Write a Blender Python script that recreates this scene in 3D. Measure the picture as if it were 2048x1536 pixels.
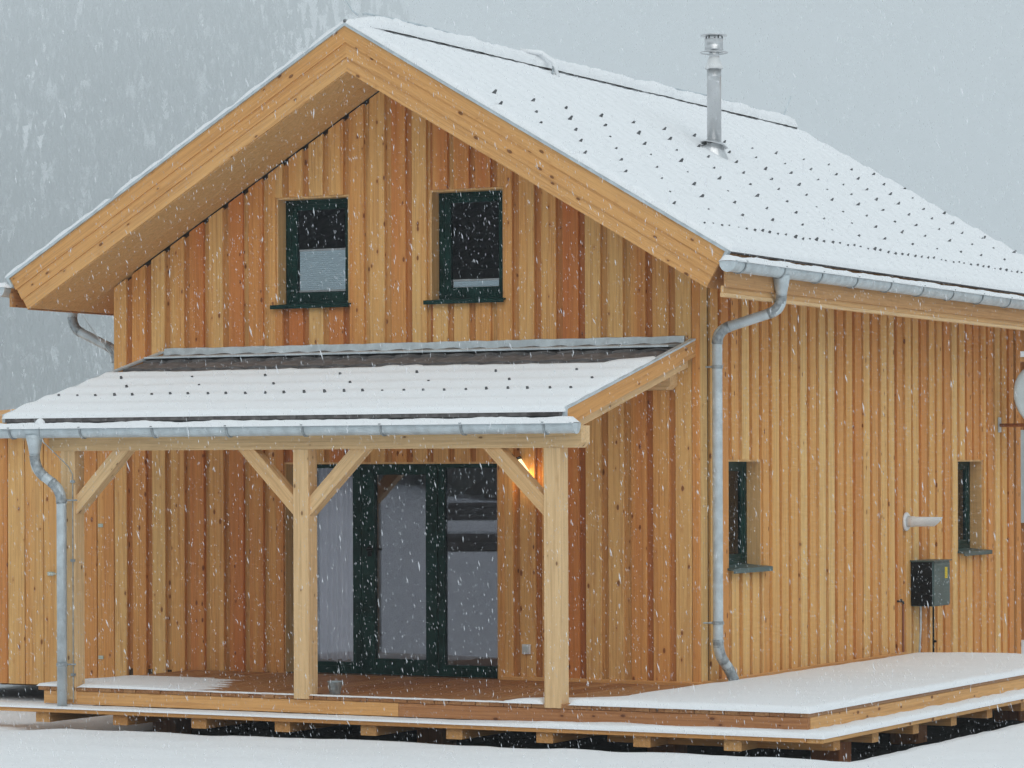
import bpy, bmesh, math, random
import numpy as np
from mathutils import Vector, Matrix, noise as mnoise
random.seed(7); np.random.seed(7)
R = math.radians
S = bpy.context.scene
for o in list(bpy.data.objects): bpy.data.objects.remove(o)
COL = S.collection

# ------------------------------------------------------------------ camera
YAW, ROLL = 0.4868, -0.0035
fw = Vector((-math.sin(YAW), math.cos(YAW), 0)); rt = Vector((math.cos(YAW), math.sin(YAW), 0)); up = Vector((0, 0, 1))
rt2 = rt*math.cos(ROLL) + up*math.sin(ROLL); up2 = up*math.cos(ROLL) - rt*math.sin(ROLL)
CAM = Vector((12.6859, -27.7951, 2.1035))
cd = bpy.data.cameras.new('camera'); cam = bpy.data.objects.new('camera', cd); COL.objects.link(cam)
M = Matrix((rt2, up2, -fw)).transposed().to_4x4(); M.translation = CAM
cam.matrix_world = M
cd.sensor_width = 36; cd.lens = 6359.1/2048*36; cd.shift_x = (1024-1025.47)/2048; cd.shift_y = (934.32-768)/2048
cd.clip_start = 0.5; cd.clip_end = 15000
S.camera = cam

# ------------------------------------------------------------------ sky, sun, exposure
SUN_EL, SUN_AZ = 30, 145           # azimuth clockwise from +Y (north)
w = bpy.data.worlds.new('World'); S.world = w; w.use_nodes = True
nt = w.node_tree; nt.nodes.clear()
sky = nt.nodes.new('ShaderNodeTexSky'); sky.sky_type = 'NISHITA'; sky.sun_disc = False
sky.sun_elevation = R(SUN_EL); sky.sun_rotation = R(SUN_AZ); sky.dust_density = 4; sky.air_density = 1.0
hs = nt.nodes.new('ShaderNodeHueSaturation'); hs.inputs['Saturation'].default_value = 0.25
mx = nt.nodes.new('ShaderNodeMix'); mx.data_type = 'RGBA'; mx.inputs[0].default_value = 0.82
mx.inputs[7].default_value = (5.6, 6.25, 6.6, 1)          # cloud deck
bg = nt.nodes.new('ShaderNodeBackground'); bg.inputs[1].default_value = 0.10
ow = nt.nodes.new('ShaderNodeOutputWorld')
nt.links.new(sky.outputs[0], hs.inputs['Color']); nt.links.new(hs.outputs[0], mx.inputs[6])
nt.links.new(mx.outputs[2], bg.inputs[0]); nt.links.new(bg.outputs[0], ow.inputs[0])
sl = bpy.data.lights.new('sun', 'SUN'); sl.energy = 1.35; sl.angle = R(70); sl.color = (1, .97, .93)
so = bpy.data.objects.new('sun', sl); COL.objects.link(so)
sd = Vector((math.sin(R(SUN_AZ))*math.cos(R(SUN_EL)), math.cos(R(SUN_AZ))*math.cos(R(SUN_EL)), math.sin(R(SUN_EL))))
so.rotation_euler = sd.to_track_quat('Z', 'Y').to_euler()
vs = S.view_settings; vs.view_transform = 'Standard'; vs.look = 'None'; vs.gamma = 1; vs.use_curve_mapping = False
vs.exposure = 0.54
S.cycles.volume_bounces = 2; S.cycles.max_bounces = 8; S.cycles.transparent_max_bounces = 24
S.cycles.caustics_reflective = False; S.cycles.caustics_refractive = False

# ------------------------------------------------------------------ helpers
class MB:
    def __init__(s): s.v = []; s.f = []
    def quadstrip(s, a, b):
        pass
    def prism(s, poly0, poly1):
        """two matching rings -> closed solid"""
        n = len(poly0); k = len(s.v); s.v += [tuple(p) for p in poly0] + [tuple(p) for p in poly1]
        s.f.append([k+i for i in range(n)][::-1]); s.f.append([k+n+i for i in range(n)])
        for i in range(n):
            j = (i+1) % n; s.f.append([k+i, k+j, k+n+j, k+n+i])
        return s
    def box(s, x0, x1, y0, y1, z0, z1):
        return s.prism([(x0,y0,z0),(x1,y0,z0),(x1,y1,z0),(x0,y1,z0)], [(x0,y0,z1),(x1,y0,z1),(x1,y1,z1),(x0,y1,z1)])
    def cbox(s, x0, x1, y0, y1, z0, z1, c=.004):
        """box with chamfered vertical edges"""
        r = [(x0+c,y0),(x1-c,y0),(x1,y0+c),(x1,y1-c),(x1-c,y1),(x0+c,y1),(x0,y1-c),(x0,y0+c)]
        return s.prism([(a,b,z0) for a,b in r], [(a,b,z1) for a,b in r])
    def tube(s, pts, rad, n=12, caps=True):
        pts = [Vector(p) for p in pts]; m = len(pts)
        rr = rad if isinstance(rad, (list, tuple)) else [rad]*m
        k = len(s.v); prev = None
        for i, p in enumerate(pts):
            t = (pts[min(i+1,m-1)]-pts[max(i-1,0)]).normalized()
            if prev is None:
                a = Vector((0,0,1)) if abs(t.z) < .9 else Vector((1,0,0)); u = t.cross(a).normalized()
            else:
                u = (prev - t*prev.dot(t)).normalized()
            prev = u; v2 = t.cross(u)
            for j in range(n):
                a = 2*math.pi*j/n; s.v.append(tuple(p + (u*math.cos(a)+v2*math.sin(a))*rr[i]))
        for i in range(m-1):
            for j in range(n):
                j2 = (j+1) % n; s.f.append([k+i*n+j, k+i*n+j2, k+(i+1)*n+j2, k+(i+1)*n+j])
        if caps:
            s.f.append([k+j for j in range(n)][::-1]); s.f.append([k+(m-1)*n+j for j in range(n)])
        return s
    def lathe(s, prof, n=20, o=(0,0,0)):
        k = len(s.v); m = len(prof)
        for (r, z) in prof:
            for j in range(n):
                a = 2*math.pi*j/n; s.v.append((o[0]+r*math.cos(a), o[1]+r*math.sin(a), o[2]+z))
        for i in range(m-1):
            for j in range(n):
                j2 = (j+1) % n; s.f.append([k+i*n+j, k+i*n+j2, k+(i+1)*n+j2, k+(i+1)*n+j])
        s.f.append([k+j for j in range(n)][::-1]); s.f.append([k+(m-1)*n+j for j in range(n)])
        return s
    def mesh(s, name, smooth=False):
        me = bpy.data.meshes.new(name); me.from_pydata(s.v, [], s.f); me.update()
        if smooth:
            me.polygons.foreach_set('use_smooth', [True]*len(me.polygons))
        return me
    def build(s, name, mat, parent=None, smooth=False):
        return link(name, s.mesh(name, smooth), mat, parent)
WORLD = {}
def link(name, me, mat, parent=None, basis=None):
    if mat is not None and len(me.materials) == 0: me.materials.append(mat)
    o = bpy.data.objects.new(name, me); COL.objects.link(o)
    if basis is not None: o.matrix_basis = basis
    setpar(o, parent); return o
def setpar(o, parent):
    if parent is not None:
        o.parent = parent
        o.matrix_parent_inverse = WORLD.get(parent.name, Matrix()).inverted()
    pw = WORLD.get(parent.name, Matrix()) if parent is not None else Matrix()
    WORLD[o.name] = o.matrix_basis.copy()
def thing(name, loc, label, cat, group=None):
    o = bpy.data.objects.new(name, None); COL.objects.link(o); o.location = loc; o.empty_display_size = .2
    WORLD[o.name] = Matrix.Translation(loc); tag(o, label, cat, group); return o
def tag(o, label, cat, group=None, kind=None):
    if label: o['label'] = label
    if cat: o['category'] = cat
    if group: o['group'] = group
    if kind: o['kind'] = kind
    return o
def axis_matrix(p0, p1, hint=(0,0,1)):
    p0, p1 = Vector(p0), Vector(p1); z = (p1-p0).normalized(); h = Vector(hint)
    x = h.cross(z)
    if x.length < 1e-4: x = Vector((1,0,0)).cross(z)
    x.normalize(); y = z.cross(x)
    m = Matrix((x, y, z)).transposed().to_4x4(); m.translation = p0; return m, (p1-p0).length
def beam(name, p0, p1, wx, wy, mat, parent, hint=(0,0,1), cut0=(0,0), cut1=(0,0), c=.004):
    """timber with its length on local Z; cut=(kx,ky) skews an end face"""
    m, L = axis_matrix(p0, p1, hint); a, b = wy/2, wx/2
    r = [(-a+c,-b),(a-c,-b),(a,-b+c),(a,b-c),(a-c,b),(-a+c,b),(-a,b-c),(-a,-b+c)]
    mb = MB().prism([(x,y,cut0[0]*x+cut0[1]*y) for x,y in r], [(x,y,L+cut1[0]*x+cut1[1]*y) for x,y in r])
    return link(name, mb.mesh(name), mat, parent, m)
def nz(x, y, z=0): return mnoise.noise(Vector((x, y, z)))
def smooth(a, b, x):
    t = min(1, max(0, (x-a)/(b-a))); return t*t*(3-2*t)

# ------------------------------------------------------------------ materials
def newmat(name):
    m = bpy.data.materials.new(name); m.use_nodes = True; n = m.node_tree; n.nodes.clear()
    out = n.nodes.new('ShaderNodeOutputMaterial'); b = n.nodes.new('ShaderNodeBsdfPrincipled')
    n.links.new(b.outputs[0], out.inputs[0]); return m, n, b
def N(n, t, **k):
    x = n.nodes.new(t)
    for a, v in k.items():
        if a.startswith('i_'): x.inputs[int(a[2:])].default_value = v
        else: setattr(x, a, v)
    return x
def mixc(n, fac, a, b, blend='MIX'):
    x = n.nodes.new('ShaderNodeMix'); x.data_type = 'RGBA'; x.blend_type = blend
    for i, v in ((0, fac), (6, a), (7, b)):
        if hasattr(v, 'links'): n.links.new(v, x.inputs[i])
        else: x.inputs[i].default_value = v if i == 0 else (*v, 1)
    return x.outputs[2]
def mrange(n, v, a, b, c, d):
    x = n.nodes.new('ShaderNodeMapRange'); x.interpolation_type = 'SMOOTHSTEP'
    n.links.new(v, x.inputs[0])
    for i, q in enumerate((a, b, c, d)): x.inputs[i+1].default_value = q
    return x.outputs[0]
def plain(name, col, rough=.6, metal=0, var=.0, scale=6, bump=0, bscale=40):
    m, n, b = newmat(name); b.inputs['Roughness'].default_value = rough; b.inputs['Metallic'].default_value = metal
    b.inputs['Base Color'].default_value = (*col, 1)
    tc = N(n, 'ShaderNodeTexCoord')
    if var:
        t = N(n, 'ShaderNodeTexNoise'); t.inputs['Scale'].default_value = scale; t.inputs['Detail'].default_value = 5
        n.links.new(tc.outputs['Object'], t.inputs['Vector'])
        f = mrange(n, t.outputs[0], .3, .7, 0, 1)
        n.links.new(mixc(n, f, [c*(1-var) for c in col], [min(1, c*(1+var)) for c in col]), b.inputs['Base Color'])
    if bump:
        t = N(n, 'ShaderNodeTexNoise'); t.inputs['Scale'].default_value = bscale; t.inputs['Detail'].default_value = 3
        n.links.new(tc.outputs['Object'], t.inputs['Vector'])
        bp = N(n, 'ShaderNodeBump'); bp.inputs['Strength'].default_value = bump; bp.inputs['Distance'].default_value = .02
        n.links.new(t.outputs[0], bp.inputs['Height']); n.links.new(bp.outputs[0], b.inputs['Normal'])
    return m
def wood(name, pale, mid, deep, knot, spread=1., knots=1., rough=.72, wet=0):
    """grain on local Z, one tone and one grain offset for each board"""
    m, n, b = newmat(name); L = n.links
    tc = N(n, 'ShaderNodeTexCoord'); oi = N(n, 'ShaderNodeObjectInfo')
    off = N(n, 'ShaderNodeVectorMath', operation='MULTIPLY_ADD')
    cb = N(n, 'ShaderNodeCombineXYZ')
    for i, k in enumerate((1., 1.7, 2.3)):
        mu = N(n, 'ShaderNodeMath', operation='MULTIPLY'); L.new(oi.outputs['Random'], mu.inputs[0]); mu.inputs[1].default_value = 53*k
        L.new(mu.outputs[0], cb.inputs[i])
    add = N(n, 'ShaderNodeVectorMath', operation='ADD'); L.new(tc.outputs['Object'], add.inputs[0]); L.new(cb.outputs[0], add.inputs[1])
    n.nodes.remove(off)
    def scaled(x, y, z):
        s = N(n, 'ShaderNodeVectorMath', operation='MULTIPLY'); L.new(add.outputs[0], s.inputs[0]); s.inputs[1].default_value = (x, y, z); return s.outputs[0]
    def tex(v, detail=4, dist=.3):
        t = N(n, 'ShaderNodeTexNoise'); t.inputs['Scale'].default_value = 1; t.inputs['Detail'].default_value = detail; t.inputs['Distortion'].default_value = dist
        L.new(v, t.inputs['Vector']); return t.outputs[0]
    broad = tex(scaled(6, 6, .28), 2, .2); grain = tex(scaled(42, 42, 1.1), 5, .9); fine = tex(scaled(170, 170, 3.2), 3, .2)
    # board tone
    rnd = N(n, 'ShaderNodeMath', operation='MULTIPLY'); L.new(oi.outputs['Random'], rnd.inputs[0]); rnd.inputs[1].default_value = 7.31
    fr = N(n, 'ShaderNodeMath', operation='FRACT'); L.new(rnd.outputs[0], fr.inputs[0])
    tone = N(n, 'ShaderNodeMath', operation='MULTIPLY_ADD'); L.new(broad, tone.inputs[0]); tone.inputs[1].default_value = .9*spread
    sub = N(n, 'ShaderNodeMath', operation='MULTIPLY_ADD'); L.new(fr.outputs[0], sub.inputs[0]); sub.inputs[1].default_value = spread*.95; sub.inputs[2].default_value = -.42*spread
    L.new(sub.outputs[0], tone.inputs[2])
    ramp = N(n, 'ShaderNodeValToRGB'); e = ramp.color_ramp.elements
    e[0].position = 0.08; e[0].color = (*pale, 1); e[1].position = .95; e[1].color = (*deep, 1)
    q = e.new(.48); q.color = (*mid, 1)
    L.new(tone.outputs[0], ramp.inputs[0])
    c = mixc(n, mrange(n, grain, .40, .72, 0, .42), ramp.outputs[0], [a*.62 for a in deep])
    c = mixc(n, mrange(n, fine, .45, .78, 0, .22), c, [a*.5 for a in deep])
    # knots
    vo = N(n, 'ShaderNodeTexVoronoi'); vo.inputs['Scale'].default_value = 1; vo.inputs['Randomness'].default_value = 1
    L.new(scaled(13, 13, 6.5), vo.inputs['Vector'])
    sepc = N(n, 'ShaderNodeSeparateColor'); L.new(vo.outputs['Color'], sepc.inputs[0])
    size = mrange(n, sepc.outputs[0], .35, 1., -.05, .19*knots)
    lt = N(n, 'ShaderNodeMath', operation='SUBTRACT'); L.new(size, lt.inputs[0]); L.new(vo.outputs['Distance'], lt.inputs[1])
    kf = mrange(n, lt.outputs[0], -.03, .04, 0, .80)
    halo = mrange(n, lt.outputs[0], -.22, .0, 0, .30)
    c = mixc(n, halo, c, [a*.8 for a in deep]); c = mixc(n, kf, c, knot)
    L.new(c, b.inputs['Base Color']); b.inputs['Roughness'].default_value = rough
    b.inputs['Specular IOR Level'].default_value = .3
    bp = N(n, 'ShaderNodeBump'); bp.inputs['Strength'].default_value = .25; bp.inputs['Distance'].default_value = .004
    L.new(grain, bp.inputs['Height']); L.new(bp.outputs[0], b.inputs['Normal'])
    return m
def glassmat(name, add=0.):
    m, n, b = newmat(name); n.nodes.remove(b); out = [x for x in n.nodes if x.type == 'OUTPUT_MATERIAL'][0]
    tr = N(n, 'ShaderNodeBsdfTransparent'); tr.inputs[0].default_value = (.993, .995, .997, 1)
    gl = N(n, 'ShaderNodeBsdfGlossy'); gl.inputs[0].default_value = (.9, .9, 1, 1); gl.inputs['Roughness'].default_value = .004
    fr = N(n, 'ShaderNodeFresnel'); fr.inputs[0].default_value = 1.5
    ad = N(n, 'ShaderNodeMath', operation='MULTIPLY_ADD'); ad.inputs[1].default_value = 1.0; ad.inputs[2].default_value = add; n.links.new(fr.outputs[0], ad.inputs[0])
    mxs = N(n, 'ShaderNodeMixShader'); n.links.new(ad.outputs[0], mxs.inputs[0]); n.links.new(tr.outputs[0], mxs.inputs[1]); n.links.new(gl.outputs[0], mxs.inputs[2])
    n.links.new(mxs.outputs[0], out.inputs[0]); return m
def snowmat(name, col=(.87, .885, .90), bs=55, st=.35):
    m, n, b = newmat(name); b.inputs['Base Color'].default_value = (*col, 1); b.inputs['Roughness'].default_value = .85
    b.inputs['Specular IOR Level'].default_value = .15
    tc = N(n, 'ShaderNodeTexCoord'); hgt = None
    t = N(n, 'ShaderNodeTexNoise'); t.inputs['Scale'].default_value = bs; t.inputs['Detail'].default_value = 4
    n.links.new(tc.outputs['Object'], t.inputs['Vector'])
    bp = N(n, 'ShaderNodeBump'); bp.inputs['Strength'].default_value = st; bp.inputs['Distance'].default_value = .012
    n.links.new(t.outputs[0], bp.inputs['Height']); n.links.new(bp.outputs[0], b.inputs['Normal']); return m
LARCH = wood('larch_cladding', (.81,.485,.185), (.755,.36,.112), (.60,.19,.052), (.16,.045,.016), spread=1.0)
LARCH_S = wood('larch_side_cladding', (.81,.52,.21), (.775,.425,.142), (.68,.29,.085), (.17,.05,.018))
LARCH_U = wood('larch_gap_shaded', (.70,.39,.14), (.60,.265,.085), (.47,.165,.05), (.13,.04,.015))  # under boards: redder larch, with the shade of the gaps darkened into the colour
LARCH_T = wood('larch_trim', (.76,.43,.17), (.71,.355,.12), (.60,.24,.072), (.13,.045,.015), spread=.55, knots=1.1)
SOFFIT = wood('soffit_panel', (.78,.48,.215), (.74,.43,.175), (.68,.36,.14), (.3,.15,.06), spread=.35, knots=.4)
SPRUCE = wood('spruce_timber', (.80,.545,.29), (.75,.47,.225), (.66,.37,.16), (.16,.07,.03), spread=.45, knots=.75)
DECKW = wood('deck_wood', (.46,.235,.10), (.37,.165,.062), (.26,.10,.037), (.06,.025,.012), spread=.7, rough=.5)
REDL = wood('orange_fascia', (.60,.33,.14), (.55,.27,.10), (.46,.20,.07), (.14,.05,.02), spread=.5)
REDW = wood('red_brown_beam', (.46,.21,.085), (.38,.14,.05), (.27,.085,.03), (.09,.03,.015), spread=.5)
COREM = plain('wall_core', (.10,.06,.035), .9)
INNER = plain('interior_plaster', (.30,.25,.21), .9, var=.1)
ZINC = plain('zinc_sheet', (.55,.61,.64), .45, .22, var=.13, scale=9, bump=.03, bscale=14)
ZINCD = plain('weathered_zinc', (.33,.365,.385), .5, .3, var=.3, scale=22)
STEEL = plain('steel_pipe', (.60,.61,.62), .3, .85, var=.1, scale=5)
TILE = plain('roof_tile', (.125,.115,.112), .7, var=.35, scale=9, bump=.1, bscale=30)
DARKM = plain('dark_metal', (.045,.048,.052), .5, .3); GUARD = plain('guard_metal', (.10,.105,.11), .5, .3)
GREEN = plain('dark_green_paint', (.008,.034,.029), .35, var=.3, scale=5)
GREENG = plain('grey_green_sheet', (.075,.12,.115), .45, .1, var=.1, scale=4)
BLACKP = plain('black_plastic', (.008,.009,.010), .6)
YELLOW = plain('yellow_sticker', (.75,.55,.02), .5)
INK = plain('sticker_print', (.05,.04,.02), .6)
WHITEP = plain('white_plastic', (.72,.73,.73), .45, var=.05)
DISHM = plain('grey_dish_paint', (.55,.60,.60), .5, var=.04)
BLIND = plain('pleated_fabric', (.76,.92,1.0), .85)
CURT = plain('sheer_curtain', (.62,.62,.70), .9, var=.08, scale=3)
POT = plain('zinc_bucket', (.33,.38,.40), .45, .5, var=.2, scale=30)
SOIL = plain('dark_soil', (.022,.02,.018), .95, var=.4, scale=7, bump=.6, bscale=18)
for m_ in (GREEN, BLACKP, COREM): m_.node_tree.nodes['Principled BSDF'].inputs['Specular IOR Level'].default_value = .12
GLASS = glassmat('window_glass'); GLASS_D = glassmat('coated_glass', .05)
SNOW = snowmat('snow'); SNOWG = snowmat('ground_snow', bs=16, st=.35)
FLAKE = plain('snow_flake', (.9,.92,.95), .9)
_n = FLAKE.node_tree; _o = [x for x in _n.nodes if x.type == 'OUTPUT_MATERIAL'][0]; _t = _n.nodes.new('ShaderNodeBsdfTransparent'); _m = _n.nodes.new('ShaderNodeMixShader')
_m.inputs[0].default_value = .46; _n.links.new(_t.outputs[0], _m.inputs[1]); _n.links.new(_n.nodes['Principled BSDF'].outputs[0], _m.inputs[2]); _n.links.new(_m.outputs[0], _o.inputs[0])
BRASS = plain('galvanised_hinge', (.55,.60,.52), .4, .6)

# ------------------------------------------------------------------ building numbers (metres)
XR, TAN = -3.4, .5786; SLC = math.cos(math.atan(TAN)); SLS = math.sin(math.atan(TAN))
ZA = 6.466                        # barge-board top at the apex
HW = 4.09                         # half width of roof
YF, YB = -.90, 10.37              # roof ends
WL, WB = -6.8, 9.44               # house left edge, back wall
def rz(x, d=0): return ZA + d - TAN*abs(x-XR)
SOF = -.462                       # soffit below the barge top (vertical)

def ground_h(x, y):
    z = -.345 + .026*nz(x*.5, y*.5, 3) + .016*nz(x*1.9, y*1.9, 8) + .006*nz(x*5, y*5, 6) + .10*nz(x*.06, y*.06, 1)*smooth(4, 14, math.hypot(x+2, y+2))
    z += -.05*smooth(-5, -6.4, x)
    # hollow under the deck
    inx = smooth(-6.2, -5.4, x + .35*nz(x*1.1, y*1.1, 5))*(1-smooth(2.62, 2.80, x + .05*nz(y*1.3, 4)))
    iny = smooth(-3.24, -3.06, y + .05*nz(x*1.2, 2)) * (1-smooth(5.3, 5.8, y))
    z -= .5*inx*iny
    return z
def hill_h(x, y):
    d = Vector((x, y, 0)) - Vector((CAM.x, CAM.y, 0)); u = d.dot(fw); v = d.dot(rt)
    h = 0
    if u > 0:
        u0 = 1300 + 5.5*max(0, v+185) - .25*min(0, v+185) + 60*nz(v*.004, 1.3)
        t = max(0, u-u0); h = t*.27 + 22*nz(x*.006, y*.006, 4)*min(1, t/150)
        h = h if h < 420 else 420 + 260*(1-math.exp(-(h-420)/260))
    else:
        t = max(0, -.47*(x+3.4)-.883*y-160 + 20*nz(v*.01, 7)); h = t*.42; h = 200*(1-math.exp(-h/200))
    return h

# ------------------------------------------------------------------ ground and hills
def axis_lines(lo, hi, step, far):
    a = list(np.arange(lo, hi+1e-6, step)); s = step
    b = hi
    while b < far: s = min(s*1.2, 130); b += s; a.append(b)
    s = step; b = lo
    while b > -far: s = min(s*1.2, 130); b -= s; a.insert(0, b)
    return a
def grid_mesh(name, xs, ys, fn):
    nx, ny = len(xs), len(ys)
    v = [(x, y, fn(x, y)) for y in ys for x in xs]
    f = [(j*nx+i, j*nx+i+1, (j+1)*nx+i+1, (j+1)*nx+i) for j in range(ny-1) for i in range(nx-1)]
    me = bpy.data.meshes.new(name); me.from_pydata(v, [], f); me.update()
    me.polygons.foreach_set('use_smooth', [True]*len(f)); return me
g = link('snow_ground', grid_mesh('snow_ground', axis_lines(-7.5, 4.5, .12, 5600), axis_lines(-6, 2.5, .10, 5600),
         lambda x, y: ground_h(x, y) + hill_h(x, y)), SNOWG)
tag(g, 'smooth snow covered ground running up to the wooden deck', 'snow', kind='structure')
sb = link('soil_bed', grid_mesh('soil_bed', list(np.arange(-11, 3.2, .16)), list(np.arange(-3.5, 6.2, .16)),
          lambda x, y: -.56 + .05*nz(x*2.2, y*2.2) + .02*nz(x*7, y*7, 3) - .25*smooth(2.3, 2.9, x) - .25*smooth(-2.9, -3.3, y)), SOIL)
tag(sb, 'dark bare soil in the hollow under the wooden deck', 'soil', kind='structure')

# ------------------------------------------------------------------ house
house = thing('house', (-3.4, 4.6, 0), 'two storey timber house with board cladding and a snowy gable roof', 'house')
FRONT_OPEN = [(-4.784, -3.908, 3.771, 4.885), (-2.971, -2.124, 3.771, 4.885), (-4.708, -2.197, 0.0, 2.160)]
SIDE_OPEN = [(.691, 1.545, 1.105, 2.171), (7.262, 8.125, 1.105, 2.171)]

def intervals(a0, a1, lo, hi, opens):
    """solid z intervals for a strip a0..a1"""
    segs = [(lo, hi)]
    for (x0, x1, z0, z1) in opens:
        if a0 < x1-.0205 and a1 > x0+.0205:
            ns = []
            for (p, q) in segs:
                if z0 > p: ns.append((p, min(q, z0)))
                if z1 < q: ns.append((max(p, z1), q))
            segs = [(p, q) for p, q in ns if q-p > .01]
    return segs
# structural core of the walls (front and right wall have real openings)
wc = MB()
br = sorted({WL+.03, XR, -.03, *[o[i] for o in FRONT_OPEN for i in (0, 1)]})
for a, b in zip(br[:-1], br[1:]):
    for p, q in intervals(a, b, -.25, 99, FRONT_OPEN):
        t0, t1 = (rz(a, SOF-.01), rz(b, SOF-.01)) if q > 90 else (q, q)
        wc.prism([(a,.05,p),(b,.05,p),(b,.30,p),(a,.30,p)], [(a,.05,t0),(b,.05,t1),(b,.30,t1),(a,.30,t0)])
br = sorted({.30, WB-.05, *[o[i] for o in SIDE_OPEN for i in (0, 1)]})
for a, b in zip(br[:-1], br[1:]):
    for p, q in intervals(a, b, -.25, 4.02, SIDE_OPEN):
        wc.box(-.30, -.05, a, b, p, q)
wc.box(WL+.05, WL+.30, .30, WB-.05, -.25, 4.02)
wc.prism([(WL+.03,WB-.25,-.25),(-.03,WB-.25,-.25),(-.03,WB-.25,rz(-.03,SOF)),(XR,WB-.25,rz(XR,SOF)),(WL+.03,WB-.25,rz(WL+.03,SOF))],
         [(WL+.03,WB-.03,-.25),(-.03,WB-.03,-.25),(-.03,WB-.03,rz(-.03,SOF)),(XR,WB-.03,rz(XR,SOF)),(WL+.03,WB-.03,rz(WL+.03,SOF))])
wc.build('wall', COREM, house)
fl = MB(); fl.box(WL+.3, -.3, .3, WB-.25, -.2, -.02); fl.box(WL+.3, -.3, .3, WB-.25, 2.55, 2.75); fl.build('floor', INNER, house)
iw = MB(); iw.box(WL+.3, -.3, 3.6, 3.7, -.02, 2.55); iw.box(-3.5, -3.4, 3.7, WB-.25, -.02, 2.55); iw.box(WL+.3, -.3, 3.2, 3.3, 2.75, 4.3); iw.build('inner_wall', INNER, house)

# cladding boards: each board its own part
def board_front(x0, x1, y0, y1, zb, zt, parent=house, top=None, mat=LARCH):
    top = top or (lambda x: rz(x, SOF-.022))
    br = [x0] + ([XR] if x0 < XR < x1 and zt > 90 else []) + [x1]
    for p, q in intervals(x0, x1, zb, zt, FRONT_OPEN if parent is house else []):
        c = .004
        ring = lambda zf: [(x, y, zf(x)) for x, y in ([(x0+c,y0)] + ([(XR,y0)] if len(br) == 3 and q > 90 else []) + [(x1-c,y0),(x1,y0+c),(x1,y1)] + ([(XR,y1)] if len(br) == 3 and q > 90 else []) + [(x0,y1),(x0,y0+c)])]
        MB().prism(ring(lambda x: p), ring((lambda x: top(x)) if q > 90 else (lambda x: q))).build('board', mat, parent)
edges = [-6.642 + .243*k for k in range(0, 28)]            # right edge of every cover board
prev = WL
for k, e in enumerate(edges):
    e = min(e, -.001)
    j = random.uniform(-.006, .006)
    cuts = sorted({prev, e, *[o[i] for o in FRONT_OPEN for i in (0, 1) if prev+.02 < o[i] < e-.02]})
    # split where an opening edge falls inside the board
    for a, b in zip(cuts[:-1], cuts[1:]):
        board_front(a, b, random.uniform(-.004, .002), .035, -.01 if a > -5.9 else -.12, 99)
    g1 = e + .075 + j
    if e < -.1:
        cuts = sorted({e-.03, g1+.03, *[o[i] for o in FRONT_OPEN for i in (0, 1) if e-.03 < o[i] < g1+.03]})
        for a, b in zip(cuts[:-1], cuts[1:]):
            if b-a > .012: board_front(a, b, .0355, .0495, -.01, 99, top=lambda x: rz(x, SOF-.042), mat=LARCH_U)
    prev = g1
def board_side(y0, y1, x0, x1, zb, zt, mat=LARCH_S):
    for p, q in intervals(y0, y1, zb, zt, SIDE_OPEN):
        c = .004
        r = [(x0,y0),(x1-c,y0),(x1,y0+c),(x1,y1-c),(x1-c,y1),(x0,y1)]
        MB().prism([(a,b,p) for a,b in r], [(a,b,q) for a,b in r]).build('board', mat, house)
s0 = .018
for k in range(38):
    a = s0 + .2503*k; b = a + .168 + random.uniform(-.008, .008)
    if a > WB-.03: break
    b = min(b, WB)
    a = max(a, .0275) if k == 0 else a
    cuts = sorted({a, b, *[o[i] for o in SIDE_OPEN for i in (0, 1) if a+.02 < o[i] < b-.02]})
    for p, q in zip(cuts[:-1], cuts[1:]): board_side(p, q, -.035, random.uniform(-.004, .002), -.01 if a < 5.3 else -.27, 3.98)
    c0, c1 = b-.03, b+.112
    if c1 < WB:
        cuts = sorted({c0, c1, *[o[i] for o in SIDE_OPEN for i in (0, 1) if c0 < o[i] < c1]})
        for p, q in zip(cuts[:-1], cuts[1:]):
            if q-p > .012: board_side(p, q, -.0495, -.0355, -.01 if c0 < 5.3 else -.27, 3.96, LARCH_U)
MB().prism([(-.072,-.004,-.01),(.0,-.004,-.01),(.004,.0,-.01),(.004,.024,-.01),(-.022,.024,-.01),(-.072,.024,-.01)],
           [(-.072,-.004,rz(-.072,SOF-.02)),(.0,-.004,rz(0,SOF-.02)),(.004,.0,rz(0,SOF-.02)),(.004,.024,rz(0,SOF-.02)),(-.022,.024,rz(0,SOF-.02)),(-.072,.024,rz(-.072,SOF-.02))]).build('corner_board', LARCH, house)
# left and back cladding, out of view from here but part of the place
k = WB-.1
while k > .1:
    MB().box(WL-.002, WL+.024, k-.17, k, -.2, 3.98).build('board', LARCH, house); k -= .25
MB().box(WL+.026, WL+.049, .05, WB-.05, -.2, 3.98).build('backing_board', LARCH, house)
# base trim
beam('base_board', (.012, .06, .012), (.012, 5.5, .012), .05, .03, LARCH_T, house)
beam('base_board', (-2.15, -.014, .010), (.03, -.014, .010), .05, .024, LARCH_T, house)

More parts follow.
